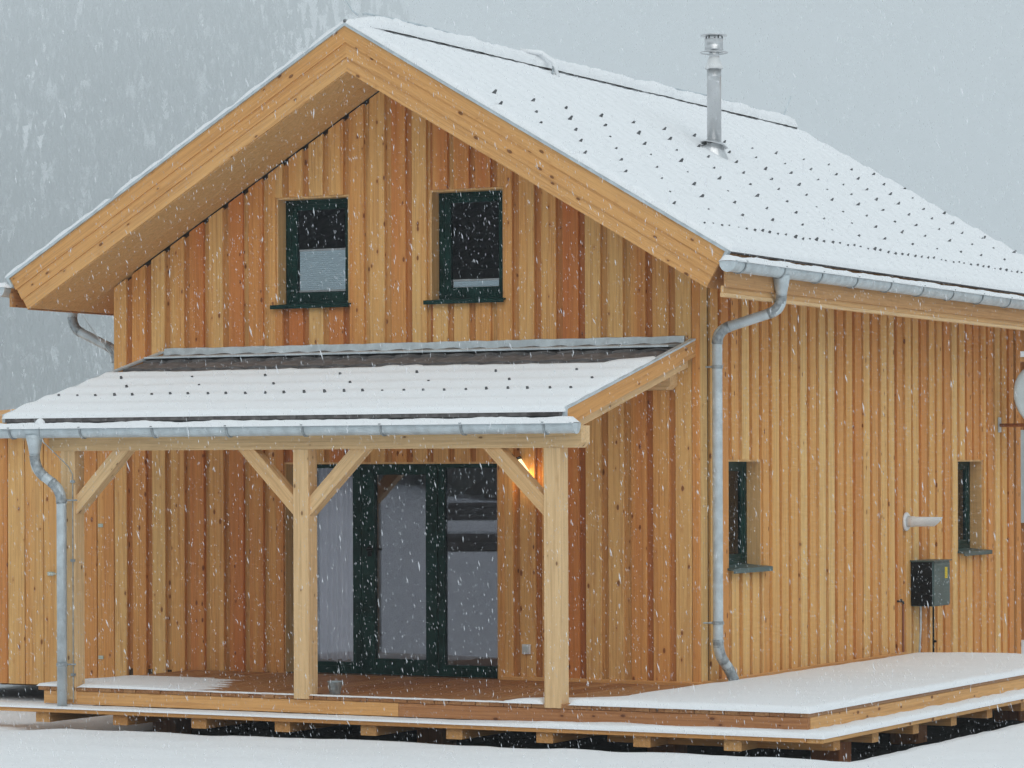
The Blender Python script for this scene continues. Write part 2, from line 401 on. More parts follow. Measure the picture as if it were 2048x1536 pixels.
# reveals, windows
def reveal_front(par, x0, x1, z0, z1, d=.175, floor=True):
    t = .02
    MB().box(x0, x0+t, .028, d, z0, z1).build('reveal', SOFFIT, par); MB().box(x1-t, x1, .028, d, z0, z1).build('reveal', SOFFIT, par)
    MB().box(x0+t, x1-t, .028, d, z1-t, z1).build('reveal', SOFFIT, par)
def frame_rect(a0, a1, z0, z1, l, r, b, t, d0, d1, front=True):
    mb = MB()
    def bx(p0, p1, q0, q1):
        if front: mb.cbox(p0, p1, d0, d1, q0, q1, .006)
        else: mb.cbox(-d1, -d0, p0, p1, q0, q1, .006)
    bx(a0, a0+l, z0, z1); bx(a1-r, a1, z0, z1); bx(a0+l, a1-r, z0, z0+b); bx(a0+l, a1-r, z1-t, z1)
    return mb
def pleats(a0, a1, z0, z1, d, n, front=True, amp=.008):
    mb = MB(); pts = []
    for i in range(n*2+1):
        z = z0 + (z1-z0)*i/(n*2); pts.append((d + (amp if i % 2 else 0), z))
    k = 0
    for side in (0, .004):
        for (dd, z) in pts:
            for a in (a0, a1): mb.v.append((a, dd+side, z) if front else (-(dd+side), a, z))
    m = len(pts)
    for i in range(m-1):
        mb.f.append([2*i, 2*i+1, 2*i+3, 2*i+2]); o2 = 2*m; mb.f.append([o2+2*i, o2+2*i+2, o2+2*i+3, o2+2*i+1])
    return mb
def upper_window(x0, x1, z0, z1, blind):
    win = thing_part('window', house)
    reveal_front(win, x0, x1, z0, z1)
    x0, x1 = x0+.02, x1-.02; z1 = z1-.02
    frame_rect(x0, x1, z0+.02, z1, .06, .06, .05, .05, .175, .245).build('frame', GREEN, win)
    frame_rect(x0+.055, x1-.055, z0+.065, z1-.045, .075, .075, .075, .06, .185, .235).build('sash', GREEN, win)
    MB().box(x0+.12, x1-.12, .205, .215, z0+.13, z1-.10).build('pane', GLASS, win)
    b0, b1 = blind
    pleats(x0+.14, x1-.14, b0+.012, b1-.012, .222, max(2, int((b1-b0)/.022)), amp=.003).build('blind', BLIND, win)
    MB().box(x0+.135, x1-.135, .219, .238, b1-.012, b1+.008).build('blind_rail', WHITEP, win)
    MB().box(x0+.135, x1-.135, .219, .238, b0-.008, b0+.012).build('blind_rail', WHITEP, win)
    MB().prism([(x0-.055,-.05,z0-.012),(x1+.05,-.05,z0-.012),(x1+.05,.19,z0+.012),(x0-.055,.19,z0+.012)],
               [(x0-.055,-.05,z0+.004),(x1+.05,-.05,z0+.004),(x1+.05,.19,z0+.028),(x0-.055,.19,z0+.028)]).build('sill', GREEN, win)
    MB().box(x0-.055, x1+.05, -.054, -.048, z0-.035, z0+.006).build('sill_drip', GREEN, win)
def thing_part(name, parent):
    o = bpy.data.objects.new(name, None); COL.objects.link(o); o.empty_display_size = .1; setpar(o, parent); return o
upper_window(*FRONT_OPEN[0], (3.925, 4.35)); upper_window(*FRONT_OPEN[1], (3.905, 3.985))
# French window
fd = thing_part('french_window', house)
x0, x1, z0, z1 = FRONT_OPEN[2]
reveal_front(fd, x0, x1, z0, z1)
frame_rect(x0+.02, x1-.02, .0, 2.14, .11, .055, .075, .04, .172, .25).build('frame', GREEN, fd)
MB().cbox(-3.975, -3.862, .175, .247, .075, 2.10, .006).build('mullion', GREEN, fd); MB().cbox(-2.975, -2.90, .175, .247, .075, 2.10, .006).build('mullion', GREEN, fd)
MB().box(-4.578, -3.975, .205, .215, .075, 2.10).build('pane', GLASS_D, fd); MB().box(-2.90, -2.272, .205, .215, .075, 2.10).build('pane', GLASS_D, fd)
MB().box(-4.58, -3.976, .18, .24, .075, .115).build('bottom_rail', GREEN, fd); MB().box(-2.899, -2.273, .18, .24, .075, .115).build('bottom_rail', GREEN, fd)
frame_rect(-3.858, -2.979, .06, 2.12, .150, .132, .10, .09, .160, .232).build('door_leaf', GREEN, fd)
MB().box(-3.709, -3.110, .195, .205, .16, 2.03).build('door_pane', GLASS_D, fd)
hb = MB(); hb.cbox(-3.785, -3.735, .148, .16, 1.20, 1.30, .003); hb.tube([(-3.76,.15,1.27),(-3.76,.11,1.27),(-3.70,.105,1.27)], .013, 8); hb.build('handle', BLACKP, fd)
def curtain(xa, xb, y, zt, zb):
    mb = MB(); n = 60
    for i in range(n+1):
        x = xa + (xb-xa)*i/n; yy = y + .028*math.sin(i*.9+.5*math.sin(i*.31)) + .01*math.sin(i*2.3)
        mb.v += [(x, yy, zb+.01*math.sin(i*.5)), (x, yy, zt)]
    for i in range(n): mb.f.append([2*i, 2*i+2, 2*i+3, 2*i+1])
    return mb
for xa, xb in ((-4.52, -4.0), (-2.42, -2.27)): curtain(xa, xb, .42, 2.12, .12).build('curtain', CURT, fd, True)
# side windows
for i, (a0, a1, z0, z1) in enumerate(SIDE_OPEN):
    win = thing_part('window', house); t = .02
    MB().box(-.175, -.028, a0, a0+t, z0, z1).build('reveal', SOFFIT, win); MB().box(-.175, -.028, a1-t, a1, z0, z1).build('reveal', SOFFIT, win)
    MB().box(-.175, -.028, a0+t, a1-t, z1-t, z1).build('reveal', SOFFIT, win)
    frame_rect(a0+t, a1-t, z0+.02, z1-t, .06, .06, .05, .05, .175, .245, False).build('frame', GREEN, win)
    frame_rect(a0+.075, a1-.075, z0+.065, z1-.065, .06, .06, .06, .05, .185, .235, False).build('sash', GREEN, win)
    MB().box(-.215, -.205, a0+.13, a1-.13, z0+.12, z1-.11).build('pane', GLASS, win)
    zb = (1.88, 1.62)[i]
    pleats(a0+.12, a1-.12, zb, z1-(.14, .10)[i], .222, 10, False, .004).build('blind', CURT, win)
    MB().prism([(.07,a0-.04,z0-.025),(.07,a1+.06,z0-.025),(-.19,a1+.06,z0),(-.19,a0-.04,z0)], [(.07,a0-.04,z0-.003),(.07,a1+.06,z0-.003),(-.19,a1+.06,z0+.024),(-.19,a0-.04,z0+.024)]).build('sill', GREENG, win)
    MB().box(.066, .073, a0-.04, a1+.06, z0-.05, z0-.004).build('sill_drip', GREENG, win)
    if i == 0: curtain(a1-.28, a1-.12, -.0, z1-.12, z0+.15).v
# ------------------------------------------------------------------ main roof
def slope_poly(side, s0, s1, d0, d1):
    """cross-section of a slab on one slope: distances along the slope from the ridge, normal offsets d0..d1 (x,z)"""
    def P(s, d):
        x = s*SLC + d*SLS; z = ZA - s*SLS + d*SLC
        return (XR + side*x, z)
    return P(s0, d0), P(s1, d0), P(s1, d1), P(s0, d1)
def slope_box(mb, side, s0, s1, d0, d1, y0, y1, mitre=True):
    p = slope_poly(side, s0, s1, d0, d1)
    if mitre and s0 == 0:
        # vertical cut at the ridge
        p = ((XR, ZA + d0/SLC), p[1], p[2], (XR, ZA + d1/SLC))
    mb.prism([(x, y0, z) for x, z in p], [(x, y1, z) for x, z in p]); return mb
SL = HW/SLC                                   # slope length
roof = MB()
for sd_ in (-1, 1): slope_box(roof, sd_, 0, SL-.03, -.375, -.012, YF+.06, YB-.03)
roof = roof.build('roof', TILE, house)
# soffit boards under the front overhang and eaves
for sd_ in (-1, 1):
    for i in range(5):
        ya = YF+.045 + i*.172
        slope_box(MB(), sd_, 0, SL-.05, -.402, -.380, ya, ya+.169).build('soffit_board', SOFFIT, house)
    slope_box(MB(), sd_, SL-.85, SL-.05, -.402, -.380, YF+.045+5*.172, YB-.05).build('soffit_board', SOFFIT, house)
# barge boards: three stepped boards on each side
for sd_ in (-1, 1):
    for (d1, d0, yy, cutx) in ((-.004, -.150, 0, 0), (-.143, -.275, .014, .008), (-.270, -.395, .028, .014)):
        mb = MB(); slope_box(mb, sd_, 0, SL-.004-cutx, d0, d1, YF+yy, YF+yy+.03)
        # put grain on local Z: rotate the object instead of the vertices
        ang = math.atan(TAN); m = Matrix.Rotation(sd_*(math.pi/2+ang), 4, 'Y')
        inv = m.inverted(); mb.v = [tuple(inv @ Vector(v)) for v in mb.v]
        link('barge_board', mb.mesh('barge_board'), LARCH_T, house, m)
    slope_box(MB(), sd_, 0, SL-.02, -.39, -.02, YB-.03, YB).build('barge_board', LARCH_T, house)
    slope_box(MB(), sd_, 0, SL+.03, -.010, .016, YF-.02, YF+.05).build('verge_flashing', ZINC, roof)
    slope_box(MB(), sd_, SL+.0, SL+.03, -.11, -.010, YF-.018, YF+.045).build('verge_end_cap', ZINC, roof)
    slope_box(MB(), sd_, SL-.029, SL-.014, -.398, -.03, YF+.034, YB-.03).build('eave_board', REDL, house)
    # eave: fascia board, lower lath
    ex = XR + sd_*(HW-.012)
    fz, fh = (3.895, .27) if sd_ > 0 else (3.905, .22)
    beam('fascia_board', (ex, YF+.006, fz), (ex, YB-.04, fz), fh, .03, REDL, house)
    if sd_ > 0:
        beam('soffit_strip', (ex-.034, YF+.01, 3.742), (ex-.034, YB-.04, 3.742), .068, .03, SOFFIT, house)
        beam('soffit_lath', (ex-.026, YF+.01, 3.690), (ex-.026, YB-.04, 3.690), .036, .06, SPRUCE, house)
    # eave course of tiles with their dark front edges
    y = YF+.06; tw = .195*1.5
    tile_me = None
    while y < YB-.1:
        if tile_me is None:
            mb = MB(); slope_box(mb, sd_, SL-.40, SL+.035, -.008, .024, 0, tw-.006, False); tile_me = mb.mesh('tile')
            tile_me.materials.append(TILE)
        o = link('tile', tile_me, None, roof, Matrix.Translation((0, y, random.uniform(-.004, .004)))); y += tw
# ridge tiles
rm = MB(); n = 10; L_ = .40
for yy, r_ in ((0, .105), (L_+.03, .118)):
    for j in range(n+1):
        a = math.pi*j/n; rm.v.append((XR+r_*math.cos(a)*1.15, yy, ZA-.02+r_*math.sin(a)))
for j in range(n): rm.f.append([j, j+1, n+2+j, n+1+j])
rm.f.append(list(range(n+1))); rm.f.append(list(range(n+1, 2*n+2))[::-1])
rme = rm.mesh('ridge_tile'); rme.materials.append(TILE)
y = YF+.30
while y < YB-.4:
    link('ridge_tile', rme, None, roof, Matrix.Translation((0, y, random.uniform(-.006, .006)))); y += L_
# snow guards: little bent straps standing out of the snow
def guard_mesh(name):
    mb = MB(); pts = [(-.055, 0), (-.01, .105), (.012, .105), (.028, 0)]
    for wv in (-.013, .013): mb.v += [(wv, a, z) for a, z in pts]
    mb.f = [[0,1,5,4],[1,2,6,5],[2,3,7,6]]
    mb.v += [(-.013,-.052,0),(.013,-.052,0)]
    mb2 = MB(); mb2.v = [(-.017,-.016,0),(.017,-.016,0),(.012,.04,0),(-.012,.04,0),(-.011,-.010,.094),(.009,-.010,.094),(.008,.002,.094),(-.008,.002,.094)]
    mb2.f = [[3,2,1,0],[0,1,5,4],[1,2,6,5],[2,3,7,6],[3,0,4,7],[4,5,6,7]]
    return mb2.mesh(name)
gm = guard_mesh('snow_guard'); gm.materials.append(GUARD)
ang = math.atan(TAN)
SNOW_T = .055
def put_guard(s, y):
    if y < YF+.14 or y > YB-.15: return
    # local x -> world Y, local y -> up-slope, local z -> normal
    ey = Vector((-SLC, 0, SLS)); ez = Vector((SLS, 0, SLC)); exx = ey.cross(ez)
    m = Matrix((exx, ey, ez)).transposed().to_4x4()
    p = Vector((XR + s*SLC, y, ZA - s*SLS)) + ez*random.uniform(-.003, .020); m.translation = p
    m = m @ Matrix.Rotation(random.uniform(-.35, .35), 4, 'Z') @ Matrix.Diagonal((random.uniform(.9, 1.15), random.uniform(.9, 1.1), 1, 1))
    link('snow_guard', gm, None, roof, m)
for k in range(8):
    s = 1.50 + .345*k; y = (.514 - .493*k) % .78 - 1.56
    while y < YB: put_guard(s+random.uniform(-.015, .015), y+random.uniform(-.02, .02)); y += .78
y = -.66
while y < YB: put_guard(4.285+random.uniform(-.012, .012), y+random.uniform(-.012, .012)); y += .1985

# gutters
def gutter(name, parent, axis, c, z, a0, a1, r=.078, brackets=(), flip=1):
    """half-round gutter along axis; c the other horizontal coordinate"""
    mb = MB(); n = 14
    prof = [(-r-.012, .0), (-r-.012, .012), (-r, .012)]
    outer = [(r*math.cos(math.pi + math.pi*j/n), r*math.sin(math.pi+math.pi*j/n)*1.12) for j in range(n+1)]
    ring = outer + [(r+.0, .014), (r+.014*1, .014), (r+.016, -.004), (r+.004, -.008)]
    ring = [(-r, .01)] + outer + [(r+.002, .012), (r+.018, .012), (r+.018, -.010), (r+.006, -.010)]
    inner = [((r-.004)*math.cos(2*math.pi - math.pi*j/n), (r-.004)*math.sin(2*math.pi-math.pi*j/n)*1.12) for j in range(n+1)]
    prof = [(-r, 0)] + outer[1:] + [(r+.016, .004), (r+.016, .016), (r-.004, .016)] + inner[1:-1] + [(-r+.004, 0)]
    def P(u, zz, a): return (c + flip*u, a, z+zz) if axis == 'y' else (a, c + flip*u, z+zz)
    mb.prism([P(u, q, a0) for u, q in prof], [P(u, q, a1) for u, q in prof])
    gobj = mb.build(name, ZINC, parent)
    cap = [(-r-.004, .012)] + [((r+.004)*math.cos(math.pi+math.pi*j/n), (r+.004)*1.12*math.sin(math.pi+math.pi*j/n)) for j in range(n+1)] + [(r+.004, .012)]
    for a, b in ((a0-.012, a0+.002), (a1-.002, a1+.012)):
        MB().prism([P(u, q, a) for u, q in cap], [P(u, q, b) for u, q in cap]).build('end_cap', ZINC, gobj)
    for a in brackets:
        ring2 = [((r+.010)*math.cos(math.pi+math.pi*j/n), (r+.010)*1.12*math.sin(math.pi+math.pi*j/n)) for j in range(n+1)] + [(r+.026, .022), (r+.006, .024)]
        mbb = MB()
        for i in range(len(ring2)-1):
            (u0, q0), (u1, q1) = ring2[i], ring2[i+1]
            s_ = .86
            mbb.prism([P(u0,q0,a),P(u1,q1,a),P(u1*s_,q1*s_,a),P(u0*s_,q0*s_,a)], [P(u0,q0,a+.022),P(u1,q1,a+.022),P(u1*s_,q1*s_,a+.022),P(u0*s_,q0*s_,a+.022)])
        mbb.build('bracket', ZINCD, gobj)
    return gobj
GX, GZ = .752, 3.985
gr = gutter('gutter', house, 'y', GX, GZ, -1.0, YB+.05, brackets=[-.78 + .93*i for i in range(12)])
gl = gutter('gutter', house, 'y', 2*XR-GX, GZ, -1.0, YB+.05, brackets=[-.78 + .93*i for i in range(12)], flip=-1)
def downpipe(parent, pts, r, clamps, funnel=None):
    """pts: list of (x,y,z) polyline; bends are rounded"""
    P_ = [Vector(p) for p in pts]; path = [P_[0]]
    for i in range(1, len(P_)-1):
        a, b, c = P_[i-1], P_[i], P_[i+1]; d = min(.11, (a-b).length*.45, (c-b).length*.45)
        p0 = b + (a-b).normalized()*d; p1 = b + (c-b).normalized()*d
        for t in np.linspace(0, 1, 7): path.append(p0*(1-t)**2 + b*2*t*(1-t) + p1*t*t)
    path.append(P_[-1])
    dp = MB().tube(path, r, 18).build('downpipe', ZINC, parent, True)
    for i in range(1, len(P_)-1):
        a, b, c = P_[i-1], P_[i], P_[i+1]; d = min(.11, (a-b).length*.45, (c-b).length*.45)
        p0 = b + (a-b).normalized()*(d+.02); p1 = b + (c-b).normalized()*(d+.02)
        q = [p0*(1-t)**2 + b*2*t*(1-t) + p1*t*t for t in np.linspace(0, 1, 9)]
        MB().tube(q, [r*1.09]+[r*1.05]*7+[r*1.09], 18).build('elbow', ZINCD, dp, True)
    for (p, ax) in clamps:
        p = Vector(p); ax = Vector(ax)
        mb = MB().tube([p-Vector((0,0,.016)), p+Vector((0,0,.016))], r*1.12, 18); mb.tube([p, p+ax], .008, 8); mb.build('clamp', ZINCD, dp)
    if funnel:
        q, rr0 = funnel
        MB().lathe([(rr0, .0), (rr0*.97, -.03), (r*1.12, -.16), (r*1.08, -.19)], 18, q).build('outlet', ZINC, dp, True)
    return dp
downpipe(house, [(GX, .25, 3.88), (GX, .25, 3.60), (.13, .135, 3.41), (.13, .135, .31), (.16, .36, .12), (.19, .42, -.02)], .05,
         [((.13,.135,3.06), (-.10,-.05,0)), ((.13,.135,.60), (-.12,-.08,0))], ((GX, .25, 3.925), .085))
downpipe(house, [(2*XR-GX, .30, 3.9), (2*XR-GX, .30, 3.62), (WL-.12, .22, 3.36), (WL-.12, .22, -.2)], .05, [], ((2*XR-GX, .30, 3.925), .085))
# lightning conductor
lc = thing_part('lightning_conductor', house)
MB().tube([(XR-.02, -.62, ZA+.13), (XR-.02, -.72, ZA+.16), (XR-.22, -.80, ZA+.52)], .010, 6).build('rod', ZINC, lc)
MB().tube([(XR, YB-.30, ZA+.10), (XR-.02, YB-.22, ZA+.17), (XR+.05, YB-.14, ZA+.42)], .010, 6).build('rod', ZINC, lc)
for yy in (3.05,):
    MB().tube([(XR, yy-.25, ZA+.17), (XR+.16, yy-.05, ZA+.15), (XR+.28, yy, ZA+.05), (XR+.33, yy+.02, ZA-.13)], [.022,.03,.03,.02], 8).build('wire_loop', SNOW, lc, True)
    MB().tube([(XR+.28, yy+.0, ZA+.02), (XR+.30, yy-.08, ZA-.12)], .012, 6).build('wire_foot', ZINCD, lc)
MB().tube([(XR+.0, -.55, ZA+.145)] + [(XR+.03*math.sin(i), -.5+i*1.0, ZA+.158+.012*math.sin(i*1.7)) for i in range(11)], .012, 5).build('ridge_wire', ZINC, lc)
MB().tube([(-7.0, -.3, 3.72), (-6.82, -.02, 3.30)], .005, 5).build('earth_wire', ZINC, lc)
# stove chimney
ch = thing_part('chimney', house); cxx, cyy = -1.70, 4.15
cb_ = rz(cxx)
MB().lathe([(.079, 0), (.079, .92), (.082, .922), (.082, .935), (.079, .937), (.079, 1.02)], 24, (cxx, cyy, cb_-.02)).build('flue_pipe', STEEL, ch, True)
MB().lathe([(.100, .0), (.098, .02), (.062, .115), (.060, .13)], 24, (cxx, cyy, cb_+.99)).build('cone', WHITEP, ch, True)
MB().lathe([(.060, .0), (.050, .075)], 24, (cxx, cyy, cb_+1.115)).build('neck', STEEL, ch, True)
rg = MB(); rg.tube([(cxx+.15*math.cos(a), cyy+.15*math.sin(a), cb_+1.17) for a in np.linspace(0, 2*math.pi, 25)], .007, 6)
for a in (0.3, 2.4, 4.5): rg.tube([(cxx+.05*math.cos(a), cyy+.05*math.sin(a), cb_+1.17), (cxx+.15*math.cos(a), cyy+.15*math.sin(a), cb_+1.17)], .006, 6)
rg.build('wind_ring', STEEL, ch, True)
MB().lathe([(.104, 0), (.104, .016), (.101, .018), (.101, .105), (.104, .107), (.104, .12)], 24, (cxx, cyy, cb_+1.20)).build('cowl', STEEL, ch, True)
lg = MB()
for a in (.6, 1.9, 3.2, 4.5, 5.7): lg.box(cxx+.09*math.cos(a)-.006, cxx+.09*math.cos(a)+.006, cyy+.09*math.sin(a)-.006, cyy+.09*math.sin(a)+.006, cb_+1.31, cb_+1.355)
lg.build('cap_leg', DARKM, ch)
MB().lathe([(.145, 0), (.15, .004), (.149, .010), (.06, .028), (.01, .034)], 24, (cxx, cyy, cb_+1.352)).build('rain_cap', STEEL, ch, True)
# storm collar tilted, base flashing
sc_ = MB().lathe([(.082, .03), (.15, -.01), (.156, -.016), (.15, -.02), (.082, .01)], 24); c_ = sc_.mesh('storm_collar', True)
link('storm_collar', c_, STEEL, ch, Matrix.Translation((cxx, cyy, cb_+.17)) @ Matrix.Rotation(.16, 4, 'Y') @ Matrix.Rotation(-.20, 4, 'X'))
bf = MB(); n = 20; k0 = 0
for t, rr, zz in ((0, .17, -.02), (1, .085, .17)):
    for j in range(n):
        a = 2*math.pi*j/n; x = cxx+rr*math.cos(a)*(1.25 if t == 0 else 1); bf.v.append((x, cyy+rr*math.sin(a), (rz(x, zz) if t == 0 else cb_+zz)))
for j in range(n): j2 = (j+1) % n; bf.f.append([j, j2, n+j2, n+j])
bf.build('base_flashing', STEEL, ch, True)
# snow on the roof
def slope_snow(side, s0, s1, y0, y1, step, T, sstep=.1):
    ss = list(np.arange(s0, s1-.12, sstep)) + list(np.linspace(s1-.12, s1, 9))
    if sstep < .05:
        for c_ in np.arange(.337*.5, s1-.15, .337): ss += [c_-.04, c_-.024, c_-.012, c_+.001, c_+.013, c_+.025, c_+.041]
        ss = sorted(ss)
    yy = [y0, y0+.012, y0+.03, y0+.06] + list(np.arange(y0+.1, y1-.1, step)) + [y1-.06, y1-.02, y1]
    mb = MB(); ny = len(yy)
    for s in ss:
        for y in yy:
            e = min((s1-s)/.10, (y-y0)/.07, (y1-y)/.07, 1); e = math.sqrt(max(0, 1-(1-max(0, e))**2))
            cph = (s % .337)/.337
            h = T + .024*((cph-.5) % 1.0 - .5)*-1 + .010*nz(s*1.3, y*1.1, side) + .005*nz(s*6, y*5, 2) + .003*nz(s*19, y*17, 6)
            h -= .042*max(.15, min(1, .62+1.1*nz(y*.9, s*3.1, 12)+.5*nz(y*5, s*3, 2)))*math.exp(-((cph-.5)*.337/.020)**2) + .004*math.cos(2*math.pi*y/.2925)
            h *= e
            over = .028*(1-e)*0
            d = .018 + h
            x = s*SLC + d*SLS + 0; z = ZA - s*SLS + d*SLC
            mb.v.append((XR + side*x, y, z))
    # closed eave lip
    n0 = len(ss)
    for i in range(n0-1):
        for j in range(ny-1):
            q = [i*ny+j, (i+1)*ny+j, (i+1)*ny+j+1, i*ny+j+1]; mb.f.append(q if side > 0 else q[::-1])
    return mb
mb = slope_snow(1, .0, SL+.055, YF-.012, YB, .05, SNOW_T, .036)
m2 = slope_snow(-1, .0, SL+.055, YF-.012, YB, .14, SNOW_T)
k = len(mb.v); mb.v += m2.v; mb.f += [[a+k for a in f] for f in m2.f]
# eave lip hanging slightly ragged
# ridge heap
n = 14; ys = np.arange(YF+.10, YB-.05, .045); k = len(mb.v)
for i, y in enumerate(ys):
    rr = .158 + .022*nz(y*1.7, 9) + .014*nz(y*6, 5); e = min(1, (y-YF-.08)/.5, (YB-.03-y)/.2); rr *= math.sqrt(max(.05, e))
    for j in range(n+1):
        a = -.05 + (math.pi+.10)*j/n; q = rr*(1+.08*nz(y*9, j*1.1, 3)+.05*nz(y*24, j*1.6, 5))
        mb.v.append((XR + q*1.10*math.cos(a), y, ZA + .008 + q*.98*math.sin(a)))
for i in range(len(ys)-1):
    for j in range(n): mb.f.append([k+i*(n+1)+j, k+(i+1)*(n+1)+j, k+(i+1)*(n+1)+j+1, k+i*(n+1)+j+1])
mb.f.append([k+j for j in range(n+1)])
o = mb.build('roof_snow', SNOW, None, True)
tag(o, 'fresh snow lying on the steep main roof and its ridge', 'snow', kind='stuff')
def bar_snow(mb, axis, c, z, a0, a1, wid, T, step=.05, seed=0, flip=1):
    """soft heap of snow lying along a bar"""
    n = 8; A = np.arange(a0, a1+step*.5, step); k = len(mb.v)
    for a in A:
        e = min(1, (a-a0)/.04+.02, (a1-a)/.04+.02); e = max(.02, e)
        for j in range(n+1):
            t = -1 + 2*j/n; h = T*(1-abs(t)**2.6)**.6*(1+.35*nz(a*2.1, seed, t*.6)+.18*nz(a*11, seed+3, t*2)) * math.sqrt(e)
            u = wid*t*(1+.03*nz(a*6, 4, seed))
            mb.v.append((c+flip*u, a, z+h) if axis == 'y' else (a, c+flip*u, z+h))
    for i in range(len(A)-1):
        for j in range(n): mb.f.append([k+i*(n+1)+j, k+(i+1)*(n+1)+j, k+(i+1)*(n+1)+j+1, k+i*(n+1)+j+1])
mb = MB(); bar_snow(mb, 'y', GX+.006, GZ+.006, -1.02, YB+.05, .094, .058, seed=1)
o = mb.build('gutter_snow', SNOW, None, True); tag(o, 'strip of snow filling the long eaves gutter of the main roof', 'snow', kind='stuff')
mb = MB(); bar_snow(mb, 'y', 2*XR-GX-.006, GZ+.006, -1.02, YB+.05, .098, .058, seed=2)
o = mb.build('gutter_snow', SNOW, None, True); tag(o, 'strip of snow filling the gutter on the far eaves beyond the gable', 'snow', kind='stuff')

# ------------------------------------------------------------------ porch
porch = thing('porch', (-3.1, -1.4, 0), 'open timber porch with three posts and a snowy lean-to roof', 'porch')
PXL, PXR = -6.175, -.035; PT = .257; PY0, PY1 = -2.74, -.05
def pz(y, d=0): return 3.3055 + PT*(y+.05) + d
pl = MB().prism([(PXL+.03,PY0+.02,pz(PY0+.02,-.085)),(PXR-.03,PY0+.02,pz(PY0+.02,-.085)),(PXR-.03,PY1,pz(PY1,-.085)),(PXL+.03,PY1,pz(PY1,-.085))],
                [(PXL+.03,PY0+.02,pz(PY0+.02,-.042)),(PXR-.03,PY0+.02,pz(PY0+.02,-.042)),(PXR-.03,PY1,pz(PY1,-.042)),(PXL+.03,PY1,pz(PY1,-.042))]).build('roof', SPRUCE, porch)
def slope_timber(name, x0, x1, y0, y1, d0, d1, mat, par=porch):
    L = (Vector((0, y1, pz(y1))) - Vector((0, y0, pz(y0)))).length
    m, _ = axis_matrix((0, y0, pz(y0)), (0, y1, pz(y1)), (1,0,0)); inv = m.inverted()
    v0 = [(x0,y0,pz(y0,d0)),(x1,y0,pz(y0,d0)),(x1,y0,pz(y0,d1)),(x0,y0,pz(y0,d1))]; v1 = [(x0,y1,pz(y1,d0)),(x1,y1,pz(y1,d0)),(x1,y1,pz(y1,d1)),(x0,y1,pz(y1,d1))]
    mb = MB().prism([inv @ Vector(v) for v in v0], [inv @ Vector(v) for v in v1]); return link(name, mb.mesh(name), mat, par, m)
for i in range(9):
    xx = PXL+.22 + i*(PXR-PXL-.33)/8
    slope_timber('rafter', xx-.05, xx+.05, PY0+.06, PY1, -.250, -.0855, SPRUCE)
for a, b in ((PXL-.004, PXL+.028), (PXR-.028, PXR+.004)):
    slope_timber('barge_board', a, b, PY0, -.004, -.155, .002, LARCH_T)
    slope_timber('verge_flashing', a-.012, b+.012, PY0-.012, -.03, .004, .022, ZINC)
    c = -.22
    MB().box(a-.01, b+.008, PY0-.016, PY0-.003, pz(PY0)-.06, pz(PY0)+.016).build('verge_end_cap', ZINC, porch)
MB().box(PXL+.03, PXR-.03, PY0-.004, PY0+.019, pz(PY0)-.11, pz(PY0)-.03).build('eave_strip', DARKM, porch)
# tiles: eave course and the bare courses below the wall flashing
tx = PXL+.035; tw = .2155*1.4
te = MB(); 
def ptile(y0, y1, lift):
    mb = MB(); n = 6; ring0, ring1 = [], []
    top = []; 
    for i in range(n+1):
        t = i/n; x = t*(tw+.012); w_ = .016*math.sin(t*math.pi)**2 + .012*(1-t)
        top.append((x, w_))
    r0 = [(x, y0, pz(y0, lift+w_-.018)) for x, w_ in top] + [(x, y0, pz(y0, lift-.050)) for x, w_ in top[::-1]]
    r1 = [(x, y1, pz(y1, w_-.032)) for x, w_ in top] + [(x, y1, pz(y1, -.042)) for x, w_ in top[::-1]]
    return mb.prism(r0, r1).mesh('tile')
courses = [(ptile(PY0-.035, PY0+.32, .0), PY0), (ptile(-.42, -.03, .010), 0), (ptile(-.78, -.38, .010), 0), (ptile(-1.14, -.74, .010), 0), (ptile(-1.50, -1.10, .010), 0)]
for me, _ in courses:
    me.materials.append(TILE); x = tx
    while x < PXR-.06:
        link('tile', me, None, pl, Matrix.Translation((min(x, PXR-.045-tw), 0, random.uniform(-.002, .003)))); x += tw
# wall flashing
m = MB(); A = np.arange(-6.14, -.115, .12)
for i, x in enumerate(A):
    dz = .003*math.sin(i*2.1) + .002*math.sin(i*.9); dy = .002*math.sin(i*1.3)
    m.v += [(x,-.006,3.362+dz),(x,-.030,3.358+dz),(x,-.050+dy,3.285),(x,-.40+dy,pz(-.40,.044)),(x,-.404,pz(-.404,.028)),(x,-.006,3.245)]
for i in range(len(A)-1):
    for j in range(6): j2 = (j+1) % 6; m.f.append([i*6+j, (i+1)*6+j, (i+1)*6+j2, i*6+j2])
m.f.append([0,1,2,3,4,5]); m.f.append([(len(A)-1)*6+j for j in range(6)][::-1])
m.build('wall_flashing', ZINC, porch)
MB().prism([(-6.175,-.40,pz(-.40,.02)),(-6.142,-.40,pz(-.40,.028)),(-6.142,-.004,3.235),(-6.175,-.004,3.235)], [(-6.160,-.05,3.262),(-6.142,-.05,3.272),(-6.142,-.004,3.35),(-6.160,-.004,3.335)]).build('wall_flashing', ZINC, porch)
